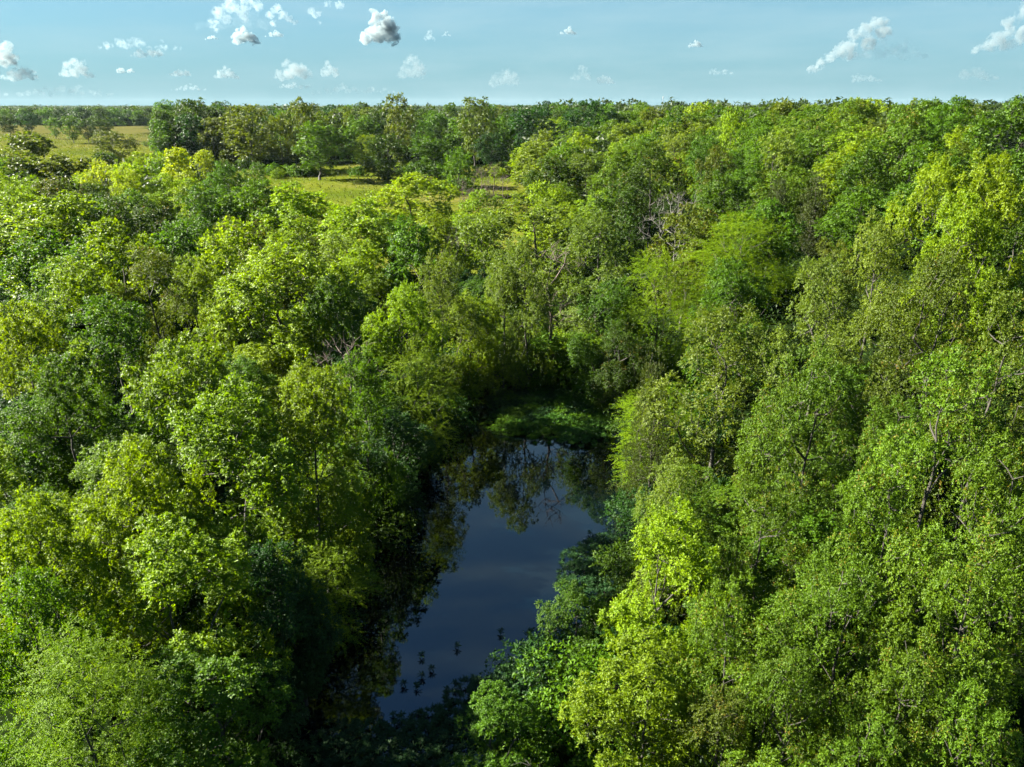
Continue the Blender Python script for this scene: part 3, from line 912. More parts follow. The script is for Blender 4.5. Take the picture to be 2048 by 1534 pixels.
DM1 = dead_mesh(501, 11, 4.2, 2.5, 'vase', 70, .7, .55, 1.6)
DM2 = dead_mesh(502, 9, 2.2, 1.0, 'tall', 90, .45, .9, 1.2)
DM3 = dead_mesh(503, 14, 2.2, 5.0, 'vase', 26, .8, .62, 1.3)
DM4 = dead_mesh(504, 9, 3.2, 1.5, 'vase', 45, .7, .6, 1.2)
x, y, t = spot(1340, 372, 11.5)
dead_tree("dead_tree", x, y - 5, DM1, M_DEAD, (1.0, 1.0, 1.05), "bleached leafless dead tree in the shade of big dark oaks, right of centre", rot=1.0)
LEAFLESS = ['leftmost', 'third from right', 'second from right', 'rightmost', 'low, second from left', 'low, third from left']
for k, (px, py, h) in enumerate([(925, 352, 7), (958, 330, 9), (985, 322, 10), (1008, 345, 8), (940, 372, 6.5), (972, 362, 7.5)]):
    x, y, t = spot(px, py, h)
    dead_tree("leafless_tree", x, y, DM2, M_BROWN, (h / 9,) * 3, f"leafless brown twiggy tree in the thicket before the meadow, {LEAFLESS[k]}", "dead tree", "leafless brown thicket", rot=k * 1.3)
x, y, t = spot(1107, 772, 0)
dead_tree("bare_tree", x, y, DM3, M_BROWN, (1.25, 1.25, .95), "bare forked grey trunk mirrored in the water at the pond's head", rot=2.2)
x, y, t = spot(690, 655, 10)
dead_tree("dead_tree", x, y, DM2, M_DEAD, (1.2, 1.2, 1.1), "half dead pale branched tree behind the pond's left shore", rot=.4)
x, y, t = spot(915, 445, 12)
dead_tree("dead_tree", x, y, DM4, M_BARK, (.6, .6, 1.3), "thin dark dead tree in the wood below the meadow", rot=2.0)
x, y, t = spot(1190, 1470, 3.2)
dead_tree("fallen_branch", x, y, DM4, M_DEAD, (.75, .75, .8), "pale fallen dead branch among leaves at the bottom below the pond", "dead branch", rot=.8, tilt=(.25, -.95))
x, y, t = spot(1470, 560, 9)
dead_tree("dead_tree", x, y, DM4, M_DEAD, (.9, .9, 1.0), "pale dead twigs under the feathery crowns on the right", rot=2.6)

# bare snag at the end of the pasture
def snag():
    p, t = march(324, 292, 0.0, 100)
    P, V, F, T = make_skeleton(611, 10.5, .9, 3, 'tall', 9, .6, .6, .97, 1.0)
    vs_ = 8 * 18
    e = bpy.data.objects.new("snag", None); C.objects.link(e); e.location = p
    e.scale = (1.7, 1.7, 1.05)
    obj("trunk", mesh_from_arrays("snag_trunk", V[:vs_], F[(F < vs_).all(1)], smooth=True), M_BARK, e)
    obj("branches", mesh_from_arrays("snag_branches", V[vs_:], F[(F >= vs_).all(1)] - vs_, smooth=True), M_BARK, e)
    tag(e, "bare dark snag standing at the right end of the pasture", "dead tree")
snag()

# ------------------------------------------------------------------ shrubs
def bush_proto(key, seed, H, R, n, rc, K, L, ln, wd, twig):
    P, TV, TF, T = make_skeleton(seed, H, R, .15, 'round', n, rc * .7, .55, .5, .8, 0)
    V, F, A = make_leaves(seed, P, H, R, .1, rc, K, L, ln, wd, twig)
    tm = mesh_from_arrays(key + "_stems", TV, TF, smooth=True); tm.materials.append(M_BARK)
    cm = mesh_from_arrays(key + "_leaves", V, F, A); cm.materials.append(M_SHRUB)
    return tm, cm

def rosette_proto(key, seed, R, H, n):
    """water-edge shrub: upright stems, each ending in a whorl of long leaves"""
    r = np.random.default_rng(seed)
    th = r.uniform(0, 6.283, n); rr = np.sqrt(r.uniform(0, 1, n)) * R
    z = H * (1 - (rr / R) ** 2 * .75) * r.uniform(.55, 1.1, n)
    if n < 6: z = H * r.uniform(.6, 1.0, n)
    tipp = np.stack([rr * np.cos(th), rr * np.sin(th), z], 1)
    foot = np.stack([tipp[:, 0] * .7, tipp[:, 1] * .7, np.full(n, -.6)], 1)
    TV, TF = tube_edges(foot, tipp, np.full(n, .012), np.full(n, .006), 3, .06, seed)
    PV, PF, lr = [], [], []
    for tier, (k, el, sc) in enumerate(((9, .45, 1.0), (7, .05, 1.15), (6, .9, .6))):
        ci = np.repeat(np.arange(n), k); m = len(ci)
        a = np.tile(np.arange(k) * 6.283 / k, n) + np.repeat(r.uniform(0, 6.28, n), k) + r.normal(0, .15, m)
        e = el + r.normal(0, .18, m)
        d = np.stack([np.cos(a) * np.cos(e), np.sin(a) * np.cos(e), np.sin(e)], 1)
        nr = np.stack([-np.cos(a) * np.sin(e), -np.sin(a) * np.sin(e), np.cos(e)], 1) + r.normal(0, .2, (m, 3))
        pos = tipp[ci] + np.array([0, 0, -.07 * tier])
        v, f = leaf_quads(pos, d, norm(nr), (.24 * sc * r.uniform(.7, 1.2, m))[:, None], (.055 * sc * r.uniform(.8, 1.2, m))[:, None])
        PF.append(f + sum(len(q) for q in PV)); PV.append(v); lr.append(r.uniform(.1, .9, m))
    tm = mesh_from_arrays(key + "_stems", TV, TF, smooth=True); tm.materials.append(M_BARK)
    lr = np.concatenate(lr)
    cm = mesh_from_arrays(key + "_leaves", np.concatenate(PV), np.concatenate(PF), {"lr": lr, "tip": lr * 0}); cm.materials.append(M_SHRUB)
    return tm, cm

BUSH = [bush_proto(f"bush{i}", 700 + i, 2.4, 1.7, 34, .55, 18, 8, .13, .08, .35) for i in range(2)]
BUSHF = [bush_proto(f"bushfar{i}", 710 + i, 2.6, 2.2, 26, .7, 10, 5, .4, .28, .4) for i in range(2)]
ROS = [rosette_proto(f"whorl{i}", 720 + i, 1.35, .9, (46, 70, 28)[i]) for i in range(3)]
SPRIG = rosette_proto('sprig', 730, .05, .45, 1)

SHRUBS = []
def shrub(name, pr, x, y, z, sc, col, label, group, cat="shrub"):
    e = bpy.data.objects.new(name, None); C.objects.link(e)
    e.location = (x, y, z); e.rotation_euler = (0, 0, random.uniform(0, 6.28)); e.scale = sc
    obj("stems", pr[0], None, e); c = obj("leaves", pr[1], None, e); c.color = vary(col, .12)
    g_ = c.color[1] + c.color[0]
    SHRUBS.append((e, label, "darker" if g_ < .048 else ("lighter" if g_ > .095 else ""), "tall" if sc[2] > 1.22 else ("small" if sc[2] < .85 else "")))
    return tag(e, label, cat, group)

def scatter_px(n, poly, mind):
    """points on the water or bank inside an outline given in photo pixels"""
    W = np.array([at_z(*p)[:2] for p in poly]); out = []
    for i in range(n * 40):
        x = random.uniform(W[:, 0].min(), W[:, 0].max()); y = random.uniform(W[:, 1].min(), W[:, 1].max())
        if poly_sd(np.array([x]), np.array([y]), W)[0] > 0: continue
        if any((x - a) ** 2 + (y - b) ** 2 < mind ** 2 for a, b in out): continue
        out.append((x, y))
        if len(out) >= n: break
    return out
GREEN = (.0288, .0736, .0080); TEAL = (.0144, .0384, .0104)
for x, y in scatter_px(100, [(985, 790), (1070, 770), (1220, 775), (1240, 845), (1215, 862), (1175, 888), (1130, 866), (1085, 882), (1040, 858), (1005, 866), (985, 840)], .9):
    shrub("water_shrub", ROS[1], x, y, max(land1(x, y), -.05), (random.uniform(.8, 1.2), random.uniform(.8, 1.2), random.uniform(.5, .9)), random.choice((GREEN, GREEN, TEAL, COL['g'])),
          "leafy green water shrub in the mat at the pond's head", "shrub mat at the head of the pond")
for x, y in scatter_px(9, [(1135, 1180), (1170, 1105), (1215, 1085), (1250, 1130), (1190, 1210)], 1.0):
    shrub("water_shrub", ROS[0], x, y, max(land1(x, y), -.05), (.9, .9, random.uniform(.6, .95)), TEAL,
          "dark whorled water shrub at the pond's right edge", "water shrubs on the right edge")
for x, y in scatter_px(15, [(925, 1400), (980, 1370), (1070, 1350), (1130, 1360), (1100, 1450), (960, 1460), (890, 1440)], 1.0):
    shrub("water_shrub", ROS[random.choice((0, 1))], x, y, max(land1(x, y), -.05), (.85, .85, random.uniform(.5, .8)), TEAL,
          "dark whorled water shrub at the pond's near right corner", "water shrubs at the near corner")
for x, y in scatter_px(16, [(690, 1475), (770, 1465), (850, 1450), (930, 1460), (920, 1560), (640, 1560), (640, 1500)], .9):
    shrub("water_shrub", ROS[random.choice((0, 2))], x, y, max(land1(x, y), -.05), (.85, .85, random.uniform(.4, .7)), TEAL,
          "dark sparse water shrub standing in the pond at the bottom", "water shrubs at the bottom")
for px, py in ((916, 1296), (845, 1316), (862, 1342), (843, 1355), (806, 1372), (835, 1378), (1180, 1070), (1195, 1080), (1140, 1105), (1000, 1268)):
    p = at_z(px, py)
    shrub("water_sprig", SPRIG, p[0], p[1], -.1, (1.0, 1.0, .9), TEAL, "lone whorled sprig rising from open water", "sprigs in the open water")
# bushes that hide the banks
for x, y in scatter_px(16, [(950, 772), (1040, 752), (1260, 755), (1270, 790), (1225, 775), (1070, 768), (965, 790)], 1.3):
    s_ = random.uniform(1.0, 1.6)
    shrub("bush", BUSH[0], x, y, land1(x, y) - .1, (s_, s_, s_), random.choice((COL['g'], COL['l'], COL['o'])),
          "leafy bush behind the shrub mat at the pond's head", "bushes behind the shrub mat")
k = 0
for i in range(4000):
    x = random.uniform(-22, 16); y = random.uniform(16, 80)
    sd = poly_sd(np.array([x]), np.array([y]), POND)[0]
    if not (.2 < sd < 5.5): continue
    if over_water(x, y, 1.6, 1.4) > 0 or blocks(x, y, 2.0, 1.4): continue
    if any((x - a) ** 2 + (y - b) ** 2 < 2.1 ** 2 for a, b in TREES_B) if (TREES_B := globals().setdefault('BANKB', [])) else False: continue
    TREES_B.append((x, y))
    left = x < np.interp(y, POND[:, 1][np.argsort(POND[:, 1])], POND[:, 0][np.argsort(POND[:, 1])])
    head = y > 60
    lab = "shaded low bush under the trees at the pond's head" if head else (
        "shaded low bush along the pond's left bank" if x < .12 * y - 3 else "low green bush along the pond's right bank")
    s_ = random.uniform(.7, 1.25)
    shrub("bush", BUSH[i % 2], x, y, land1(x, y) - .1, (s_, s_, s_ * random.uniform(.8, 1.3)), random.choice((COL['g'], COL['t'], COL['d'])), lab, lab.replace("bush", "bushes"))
    if len(TREES_B) > 75: break
# bushes and brush along the edges of meadow and pasture
def on_land(px, py):
    p, t = march(px, py, 0.0, 60)
    return p[0], p[1]
for px, py, s_ in ((712, 368, .45), (724, 367, .5), (738, 366, .5), (745, 368, .4)):
    x, y = on_land(px, py)
    shrub("brush_clump", BUSHF[0], x, y, land1(x, y) - .1, (s_ * 1.3, s_, s_ * .8), COL['k'], "low dark brush clump in the open meadow", "brush clumps in the meadow")
for i in range(46):
    px = random.uniform(540, 1040); py = 352 - 6 * math.sin((px - 540) / 160) + random.uniform(-5, 6)
    x, y = on_land(px, py); s_ = random.uniform(.6, 1.25)
    shrub("bush", BUSHF[i % 2], x, y, land1(x, y) - .1, (s_ * 1.2, s_, s_), random.choice((COL['g'], COL['k'], COL['y'])),
          "scrubby bush along the back edge of the meadow", "bushes along the meadow's back edge")
for i in range(14):
    px = random.uniform(330, 520); py = random.uniform(318, 345)
    x, y = on_land(px, py); s_ = random.uniform(.9, 1.7)
    shrub("bush", BUSHF[i % 2], x, y, land1(x, y) - .1, (s_, s_, s_), random.choice((COL['d'], COL['k'])),
          "scrub at the foot of the big trees by the pasture", "scrub below the pasture's end trees")
for px, py, s_ in ((296, 292, .8), (290, 290, .6), (303, 291, .6), (285, 312, .5)):
    x, y = on_land(px, py)
    shrub("brush_clump", BUSHF[1], x, y, land1(x, y) - .1, (s_ * 1.3, s_, s_ * .8), COL['p'], "grey brush clump beside the fence in the pasture", "brush clumps in the pasture")

def nth(k, n):
    w = ["", "second", "third", "fourth", "fifth", "sixth", "seventh", "eighth", "ninth", "tenth", "eleventh", "twelfth", "thirteenth",
         "fourteenth", "fifteenth", "sixteenth", "seventeenth", "eighteenth", "nineteenth", "twentieth", "twenty-first", "twenty-second",
         "twenty-third", "twenty-fourth", "twenty-fifth", "twenty-sixth", "twenty-seventh", "twenty-eighth", "twenty-ninth", "thirtieth"] + [f"{k}th" for k in range(31, 60)]
    a, b = k, n - 1 - k
    side, q = ("left", a) if a <= b else ("right", b)
    return f"{side}most" if q == 0 else f"{w[min(q, len(w) - 1)]} from {side}"
grp_ = {}
for e, lab, tone, size in SHRUBS: grp_.setdefault((lab, tone, size), []).append(e)
for (lab, tone, size), L in grp_.items():
    L.sort(key=lambda e: project(e.location)[0])
    for k, e in enumerate(L):
        b = " ".join(q for q in (size, tone, lab) if q)
        e["label"] = b if len(L) == 1 else f"{b}, {nth(k, len(L))}"
        if len(e["label"].split()) > 16: print("LONG", e["label"])

# ------------------------------------------------------------------ fence across the pasture
def fence():
    a = np.array(on_land(262, 290)); b = np.array(on_land(326, 287))
    n = 17
    m, t_ = new_mat("weathered_wood"); 
    p = N(t_, "ShaderNodeBsdfPrincipled"); p.inputs["Base Color"].default_value = (.11, .09, .07, 1); p.inputs["Roughness"].default_value = .9
    nz = N(t_, "ShaderNodeTexNoise"); nz.inputs["Scale"].default_value = 9
    cr = N(t_, "ShaderNodeValToRGB"); cr.color_ramp.elements[0].color = (.05, .04, .03, 1); cr.color_ramp.elements[1].color = (.18, .15, .12, 1)
    t_.links.new(nz.outputs[0], cr.inputs[0]); t_.links.new(cr.outputs[0], p.inputs["Base Color"])
    o = N(t_, "ShaderNodeOutputMaterial"); t_.links.new(p.outputs[0], o.inputs[0])
    e = bpy.data.objects.new("fence", None); C.objects.link(e); e.location = (a[0], a[1], land1(*a))
    ang = np.arange(7) * 2 * math.pi / 7
    def post(h, r0):
        ring = np.stack([np.cos(ang), np.sin(ang), 0 * ang], 1)
        V = np.concatenate([ring * r0 + [0, 0, -.3], ring * r0 * .93 + [0, 0, h * .6], ring * r0 * .85 + [0, 0, h]])
        V = np.concatenate([V, ring * .02 + [0, 0, h + .03]])
        F = []
        for s in range(3):
            for k in range(7): F.append((s * 7 + k, s * 7 + (k + 1) % 7, (s + 1) * 7 + (k + 1) % 7, (s + 1) * 7 + k))
        return mesh_from_arrays("post", V, F)
    pm = [post(1.35, .11), post(1.5, .13)]
    pts = []
    for i in range(n):
        q = a + (b - a) * i / (n - 1); z = land1(*q)
        o_ = obj("post", pm[i % 2], m, e); o_.location = (q[0] - a[0], q[1] - a[1], z - e.location.z)
        o_.rotation_euler = (random.uniform(-.05, .05), random.uniform(-.05, .05), random.uniform(0, 6))
        pts.append((q[0] - a[0], q[1] - a[1], z - e.location.z))
    pts = np.array(pts)
    for hz in (.5, .85, 1.2):
        q = pts + np.array([0, 0, hz])
        V, F = tube_edges(q[:-1], q[1:], np.full(n - 1, .012), np.full(n - 1, .012), 4, .0, 1)
        obj("wire", mesh_from_arrays("wire", V, F), m, e)
    tag(e, "weathered post and wire fence crossing the pasture", "fence")
fence()

# ------------------------------------------------------------------ radio mast on the skyline
def mast():
    d = 2400.0
    x = (1325 - 1024) / FPX * d * CP; y = d
    z0 = land1(x, y); H = CAM_H + 15 / FPX * d - z0
    m, t_ = new_mat("galvanised_steel")
    p = N(t_, "ShaderNodeBsdfPrincipled"); p.inputs["Metallic"].default_value = .6; p.inputs["Roughness"].default_value = .5
    nz = N(t_, "ShaderNodeTexNoise"); nz.inputs["Scale"].default_value = .7
    cr = N(t_, "ShaderNodeValToRGB"); cr.color_ramp.elements[0].color = (.2, .21, .22, 1); cr.color_ramp.elements[1].color = (.34, .35, .36, 1)
    t_.links.new(nz.outputs[0], cr.inputs[0]); t_.links.new(cr.outputs[0], p.inputs["Base Color"])
    o = N(t_, "ShaderNodeOutputMaterial"); t_.links.new(p.outputs[0], o.inputs[0])
    e = bpy.data.objects.new("radio_mast", None); C.objects.link(e); e.location = (x, y, z0)
    a = [k * 2.0944 for k in range(3)]
    def ring(z): 
        w = 1.5 * (1 - .6 * z / H); return [np.array([math.cos(k) * w, math.sin(k) * w, z]) for k in a]
    zs = np.linspace(-1, H, 13)
    for k in range(3):
        P = np.array([ring(z)[k] for z in zs])
        V, F = tube_edges(P[:-1], P[1:], np.full(12, .22), np.full(12, .22), 5, 0, 1); obj("leg", mesh_from_arrays("leg", V, F), m, e)
    A, B = [], []
    for i in range(12):
        r0, r1 = ring(zs[i]), ring(zs[i + 1])
        for k in range(3): A.append(r0[k]); B.append(r1[(k + 1) % 3])
    V, F = tube_edges(np.array(A), np.array(B), np.full(36, .1), np.full(36, .1), 4, 0, 1); obj("bracing", mesh_from_arrays("bracing", V, F), m, e)
    A = np.array([[math.cos(k) * 1.5, math.sin(k) * 1.5, H - 4.0] for k in a]); 
    V, F = tube_edges(A, A + np.array([0, 0, 4.5]), np.full(3, .45), np.full(3, .45), 6, 0, 1); obj("antenna", mesh_from_arrays("antenna", V, F), m, e)
    tag(e, "slender radio mast on the far skyline right of centre", "radio mast")
mast()

# ------------------------------------------------------------------ background woodland, one mass
def woodland():
    r = np.random.default_rng(77)
    tmpl = {}
    for nm, (n, K, L, ln, wd, sp) in dict(a=(36, 5, 2, 1.25, .95, 1.7), b=(28, 3, 1, 2.0, 1.6, 2.1), c=(12, 2, 1, 3.2, 2.6, 3.0)).items():
        for v in range(4):
            P, TV, TF, T = make_skeleton(800 + v * 7 + n, 13, 5.2, .3, 'tall' if v % 2 else 'round', n, sp, .45, .8, 1.2)
            tmpl[nm, v] = make_leaves(800 + v + n, P, 13, 5.2, .3, 1.5 if nm == 'a' else 1.7, K, L, ln, wd, 1.0)[:2]
    PV, PF, LR, off = [], [], [], 0
    def put(nm, x, y, h, rad, tone):
        nonlocal off
        V, F = tmpl[nm, r.integers(4)]
        a = r.uniform(0, 6.28); c, s = math.cos(a), math.sin(a)
        q = np.stack([(V[:, 0] * c - V[:, 1] * s) * rad / 5.6, (V[:, 0] * s + V[:, 1] * c) * rad / 5.6, V[:, 2] * h / 13], 1) + np.array([x, y, land1(x, y) - .3])
        PV.append(q); PF.append(F + off); off += len(V)
        LR.append(np.clip(tone + r.normal(0, .1, len(F)), 0, 1))
    for i in rest:
        t = TREES[i]; put('a', t['x'], t['y'], t['h'], t['r'], .75 if t['sp'] in 'yp' else .45)
    def fill(n, y0, y1, nm, hr, rr):
        d = y0 * (y1 / y0) ** r.uniform(0, 1, n); q = r.uniform(-.76, .76, n)
        X = d * q; ok = field_mask(X, d) < .3
        if y0 < 500: ok &= ~((q > .0) & (d < 330)) & ~((q < .12) & (d < 415))
        for x, y in zip(X[ok], d[ok]): put(nm, x, y, r.uniform(*hr), r.uniform(*rr), r.uniform(.15, .8))
    fill(560, 320, 900, 'a', (8, 16), (4.5, 8))
    fill(1700, 900, 2500, 'b', (7, 14), (6, 11))
    fill(4000, 2500, 5800, 'c', (6, 12), (9, 20))
    V = np.concatenate(PV); F = np.concatenate(PF); L = np.concatenate(LR)
    me = mesh_from_arrays("woodland", V, F, {"lr": L, "tip": L * 0})
    o = obj("distant_woodland", me, M_SOFT); o.color = (.0208, .0368, .0064, 1)
    tag(o, "dark green woodland stretching to the horizon", "woodland", kind="stuff")
    print("woodland quads", len(F))
woodland()

# ------------------------------------------------------------------ low growth on the floor of the wood
def undergrowth():
    r = np.random.default_rng(15)
    n = 34000
    y = np.sqrt(r.uniform(10 ** 2, 150 ** 2, n)); x = y * r.uniform(-.76, .76, n)
    ok = (field_mask(x, y) < .2) & (poly_sd(x, y, POND) > .3)
    x, y = x[ok], y[ok]; n = len(x); z = land(x, y)
    ci = np.repeat(np.arange(n), 3); m = len(ci)
    a = r.uniform(0, 6.28, m); e = r.uniform(.1, 1.0, m)
    d = np.stack([np.cos(a) * np.cos(e), np.sin(a) * np.cos(e), np.sin(e)], 1)
    nr = norm(np.stack([-np.cos(a) * np.sin(e), -np.sin(a) * np.sin(e), np.cos(e)], 1) + r.normal(0, .3, (m, 3)))
    L = r.uniform(.3, .6, m)
    off = np.stack([r.normal(0, .3, m), r.normal(0, .3, m), r.uniform(0, .5, m)], 1)
    V, F = leaf_quads(np.stack([x, y, z], 1)[ci] + off, d, nr, L[:, None], (L * .5)[:, None])
    lr = r.uniform(0, .8, m)
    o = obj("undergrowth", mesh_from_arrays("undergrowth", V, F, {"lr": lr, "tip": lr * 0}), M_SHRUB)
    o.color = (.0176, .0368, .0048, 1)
    tag(o, "low leafy undergrowth on the floor of the wood", "undergrowth", kind="stuff")
undergrowth()

# ------------------------------------------------------------------ rough grass in meadow and pasture
def grass():
    r = np.random.default_rng(5)
    n = 26000
    y = np.sqrt(r.uniform(150 ** 2, 470 ** 2, n)); q = r.uniform(-.72, .05, n); x = y * q
    ok = field_mask(x, y) > .5
    x, y = x[ok], y[ok]; n = len(x); z = land(x, y)
    ci = np.repeat(np.arange(n), 4); m = len(ci)
    a = r.uniform(0, 6.28, m); e = r.uniform(.5, 1.3, m)
    d = np.stack([np.cos(a) * np.cos(e), np.sin(a) * np.cos(e), np.sin(e)], 1)
    nr = np.stack([-np.cos(a) * np.sin(e), -np.sin(a) * np.sin(e), np.cos(e)], 1)
    L = np.repeat(r.uniform(.25, .7, n), 4) * r.uniform(.7, 1.2, m)
    V, F = leaf_quads(np.stack([x, y, z], 1)[ci], d, nr, L[:, None], (L * .35)[:, None])
    lr = np.repeat(r.uniform(0, 1, n), 4)
    o = obj("meadow_grass", mesh_from_arrays("meadow_grass", V, F, {"lr": lr, "tip": lr * 0}), M_SHRUB)
    o.color = (.054, .070, .008, 1)
    tag(o, "rough grass tussocks over meadow and pasture", "grass", kind="stuff")
grass()

# ------------------------------------------------------------------ clouds: real lumps of vapour far beyond the haze
def cloud_material(dens, size, tone):
    m, t = new_mat("cloud_vapour")
    v = N(t, "ShaderNodeVolumePrincipled")
    v.inputs["Color"].default_value = (.46 * tone, .54 * tone, .58 * tone, 1)
    tc = N(t, "ShaderNodeTexCoord")
    nz = N(t, "ShaderNodeTexNoise"); nz.inputs["Scale"].default_value = 1.0 / size; nz.inputs["Detail"].default_value = 6; nz.inputs["Roughness"].default_value = .62
    t.links.new(tc.outputs["Object"], nz.inputs[0])
    mr = N(t, "ShaderNodeMapRange"); mr.inputs[1].default_value = .42; mr.inputs[2].default_value = .70; mr.inputs[3].default_value = 0; mr.inputs[4].default_value = dens * 2.6
    t.links.new(nz.outputs[0], mr.inputs[0]); t.links.new(mr.outputs[0], v.inputs["Density"])
    v.inputs["Anisotropy"].default_value = .35
    o = N(t, "ShaderNodeOutputMaterial"); t.links.new(v.outputs[0], o.inputs["Volume"])
    return m

import bmesh
def cloud(lumps, tau, label, seed, tone):
    """lumps: (px, py, radius px); the whole cloud sits at the range its flat base implies"""
    r = np.random.default_rng(seed)
    base = max(l[1] + l[2] * .5 for l in lumps)
    el = math.atan((767 - base) / FPX) - PITCH
    R_ = min(1300 / max(math.tan(el), .02), 20000.0)
    cx = np.mean([l[0] for l in lumps]); cyy = np.mean([l[1] for l in lumps])
    k = R_ / (ray(cx, cyy)[1])
    ctr = EYE + ray(cx, cyy) * k
    bm = bmesh.new()
    rmax = max(l[2] for l in lumps)
    for (px, py, pr) in lumps:
        p = EYE + ray(px, py) * k - ctr
        rad = pr / FPX * k
        p[1] += r.normal(0, rmax / FPX * k * .45)
        res = bmesh.ops.create_icosphere(bm, subdivisions=2, radius=rad)
        bmesh.ops.scale(bm, vec=(1, 1, .85), verts=res['verts'])
        bmesh.ops.translate(bm, vec=p, verts=res['verts'])
    me = bpy.data.meshes.new("cloud"); bm.to_mesh(me); bm.free()
    o = obj("cloud", me, cloud_material(tau / (3 * rmax / FPX * k), rmax * .8 / FPX * k, tone), None, ctr)
    mm = o.modifiers.new("union", 'REMESH'); mm.mode = 'VOXEL'; mm.voxel_size = max(rmax * .11, 1.1) / FPX * k
    for nm, sc, st in (("billow", .9, 1.1), ("fluff", .32, .6), ("wisp", .14, .3)):
        tx = bpy.data.textures.new(nm, 'CLOUDS'); tx.noise_scale = rmax * sc / FPX * k; tx.noise_depth = 3
        dm = o.modifiers.new(nm, 'DISPLACE'); dm.texture = tx; dm.strength = rmax * st / FPX * k; dm.mid_level = .5
    tag(o, label, "cloud", "clouds in the sky")

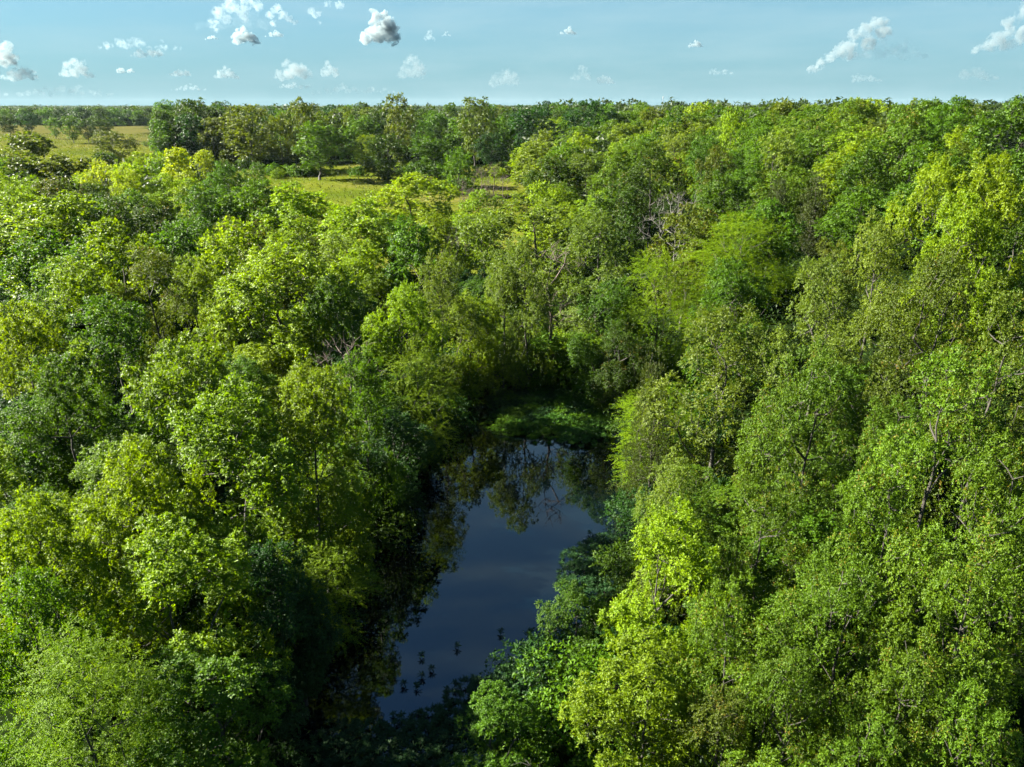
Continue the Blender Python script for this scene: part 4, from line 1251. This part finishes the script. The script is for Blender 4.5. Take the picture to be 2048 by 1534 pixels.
def heap(px, py, w, h, n, seed):
    """lumps heaped on a flat base: px,py is the middle of the base"""
    r = np.random.default_rng(seed); L = []
    for i in range(int(n * 2.2)):
        u = r.uniform(-1, 1) * r.uniform(.55, 1); top = h * (1 - abs(u) ** 1.6) * r.uniform(.5, 1)
        rad = r.uniform(.09, .21) * h * (1.15 - .5 * abs(u))
        L.append((px + u * (w / 2 - rad), py - rad * .8 - r.uniform(0, 1) * max(top - rad * 1.8, 0), rad))
    return L
CL = [
 (heap(765, 86, 105, 78, 26, 1), 7, "tallest puffy grey based cumulus cloud left of centre"),
 (heap(488, 88, 75, 48, 18, 2), 4, "grey based puffy cloud under the torn white wisps"),
 ([(425, 45, 10), (440, 25, 14), (460, 12, 16), (480, 22, 13), (500, 8, 14), (455, 40, 10), (515, 14, 10), (432, 62, 7), (490, 38, 9)], 1.3, "torn white wispy cloud at the top left of centre"),
 ([(540, 30, 9), (552, 18, 11), (566, 30, 10), (580, 40, 8), (592, 46, 6), (545, 48, 7)], 1.3, "ragged white cloud right of the torn wisps at the top"),
 ([(620, 22, 8), (632, 30, 9), (640, 45, 6), (655, 8, 9), (678, 10, 10)], .8, "thin white scraps of cloud left of the tall cumulus"),
 (heap(552, 74, 46, 20, 10, 3), 2.2, "small grey cloud between torn wisps and tall cumulus"),
 (heap(423, 80, 38, 14, 8, 4), 2.4, "small flat grey cloud left of the wispy clouds"),
 (heap(1136, 69, 42, 22, 10, 5), 2.6, "small lone puff of cloud above the centre right"),
 (heap(1392, 95, 38, 22, 10, 6), 2.6, "second small lone puff of cloud, right of the first"),
 ([(1628, 138, 10), (1645, 128, 13), (1662, 115, 14), (1680, 100, 16), (1700, 92, 15), (1708, 72, 14), (1728, 62, 16), (1745, 50, 14), (1765, 44, 12), (1760, 66, 16), (1735, 88, 16), (1700, 112, 14), (1775, 60, 9)], 2.6, "large slanting cloud tower with sunlit upper left edge"),
 ([(1955, 100, 9), (1975, 92, 14), (1995, 80, 16), (2010, 62, 14), (2028, 45, 16), (2045, 28, 16), (2060, 12, 16), (2020, 88, 16), (2050, 70, 20)], 2.6, "slanting cloud tower at the right edge"),
 (heap(8, 132, 70, 55, 14, 7), 3, "grey cloud at the left edge"),
 (heap(42, 160, 90, 44, 14, 8), 2, "grey cloud bank below the left edge cloud"),
 (heap(152, 155, 82, 46, 14, 9), 1.8, "soft grey cumulus over the left pasture"),
 (heap(250, 147, 56, 20, 9, 10), 2, "flat small cloud right of the soft grey cumulus"),
 (heap(300, 114, 88, 32, 12, 11), 1.1, "thin bright cloud above the flat small one"),
 (heap(362, 152, 54, 24, 9, 12), 1.4, "small soft cloud left of centre, low"),
 (heap(452, 157, 66, 28, 10, 13), 1.6, "low domed cloud under the torn wispy clouds"),
 (heap(588, 158, 92, 54, 14, 14), 1.9, "broad low grey cloud left of the tall cumulus"),
 (heap(658, 154, 52, 38, 10, 15), 1.3, "pale low cloud beside the broad low grey one"),
 (heap(378, 181, 76, 18, 9, 16), .8, "faint flat cloud low on the left horizon"),
 (heap(592, 177, 100, 20, 9, 17), .9, "faint flat cloud bank low under the broad grey one"),
 (heap(828, 156, 80, 54, 12, 18), .8, "faint tall cloud right of the tall cumulus"),
 (heap(1010, 172, 80, 50, 12, 19), .6, "faint cloud low at the centre"),
 (heap(1212, 168, 70, 26, 9, 20), .8, "faint low cloud right of centre"),
 (heap(1165, 160, 60, 34, 9, 25), .5, "very faint cloud veil right of centre"),
 (heap(1440, 150, 70, 26, 9, 21), .4, "faint cloud scrap left of the slanting tower"),
 (heap(858, 82, 30, 30, 7, 22), .6, "little pale scrap beside the tall cumulus, nearer"),
 (heap(893, 73, 24, 14, 6, 23), .7, "little pale scrap beside the tall cumulus, farther"),
 (heap(1950, 160, 110, 40, 10, 24), .6, "faint haze cloud low at the right"),
 (heap(1730, 165, 90, 30, 9, 26), .5, "faint cloud under the large slanting tower"),
 (heap(120, 192, 260, 30, 16, 31), .45, "faint long cloud bank low over the left pasture"),
 (heap(270, 100, 200, 40, 16, 32), .4, "thin pale cloud veil above the flat small clouds, left"),
 (heap(700, 188, 260, 26, 16, 33), .4, "faint long cloud bank low left of centre"),
 (heap(470, 60, 170, 80, 18, 34), .15, "thin white veil round the torn wispy clouds"),
 (heap(1780, 120, 200, 60, 16, 35), .35, "thin pale veil beside the large slanting tower"),
]
for k, (L_, tau, lab) in enumerate(CL):
    low = max(l[1] for l in L_) > 105 and 'tower' not in lab
    if low: tau *= .9; L_ = [(x_, y_, r_ * 1.2) for x_, y_, r_ in L_]
    cloud(L_, tau, lab, 40 + k, .62 if low else .80)

# ------------------------------------------------------------------ haze: still summer air
def haze():
    x0, x1, y0, y1, z0, z1 = -EXT - 30, EXT + 30, -EXT - 30, EXT + 30, -3.0, 62.0
    V = [(x, y, z) for x in (x0, x1) for y in (y0, y1) for z in (z0, z1)]
    F = [(0, 1, 3, 2), (4, 6, 7, 5), (0, 4, 5, 1), (2, 3, 7, 6), (0, 2, 6, 4), (1, 5, 7, 3)]
    m, t = new_mat("haze_air")
    v = N(t, "ShaderNodeVolumePrincipled")
    v.inputs["Color"].default_value = (.62, .8, .95, 1); v.inputs["Density"].default_value = .000017; v.inputs["Anisotropy"].default_value = 0
    o = N(t, "ShaderNodeOutputMaterial"); t.links.new(v.outputs[0], o.inputs["Volume"])
    tag(obj("haze", mesh_from_arrays("haze", V, F), m), "thin blue haze over the whole landscape", "haze", kind="stuff")
haze()

#print("mesh triangles", sum(sum(len(p.vertices) - 2 for p in m.polygons) if len(m.polygons) < 100 else 2 * len(m.polygons) for m in bpy.data.meshes))
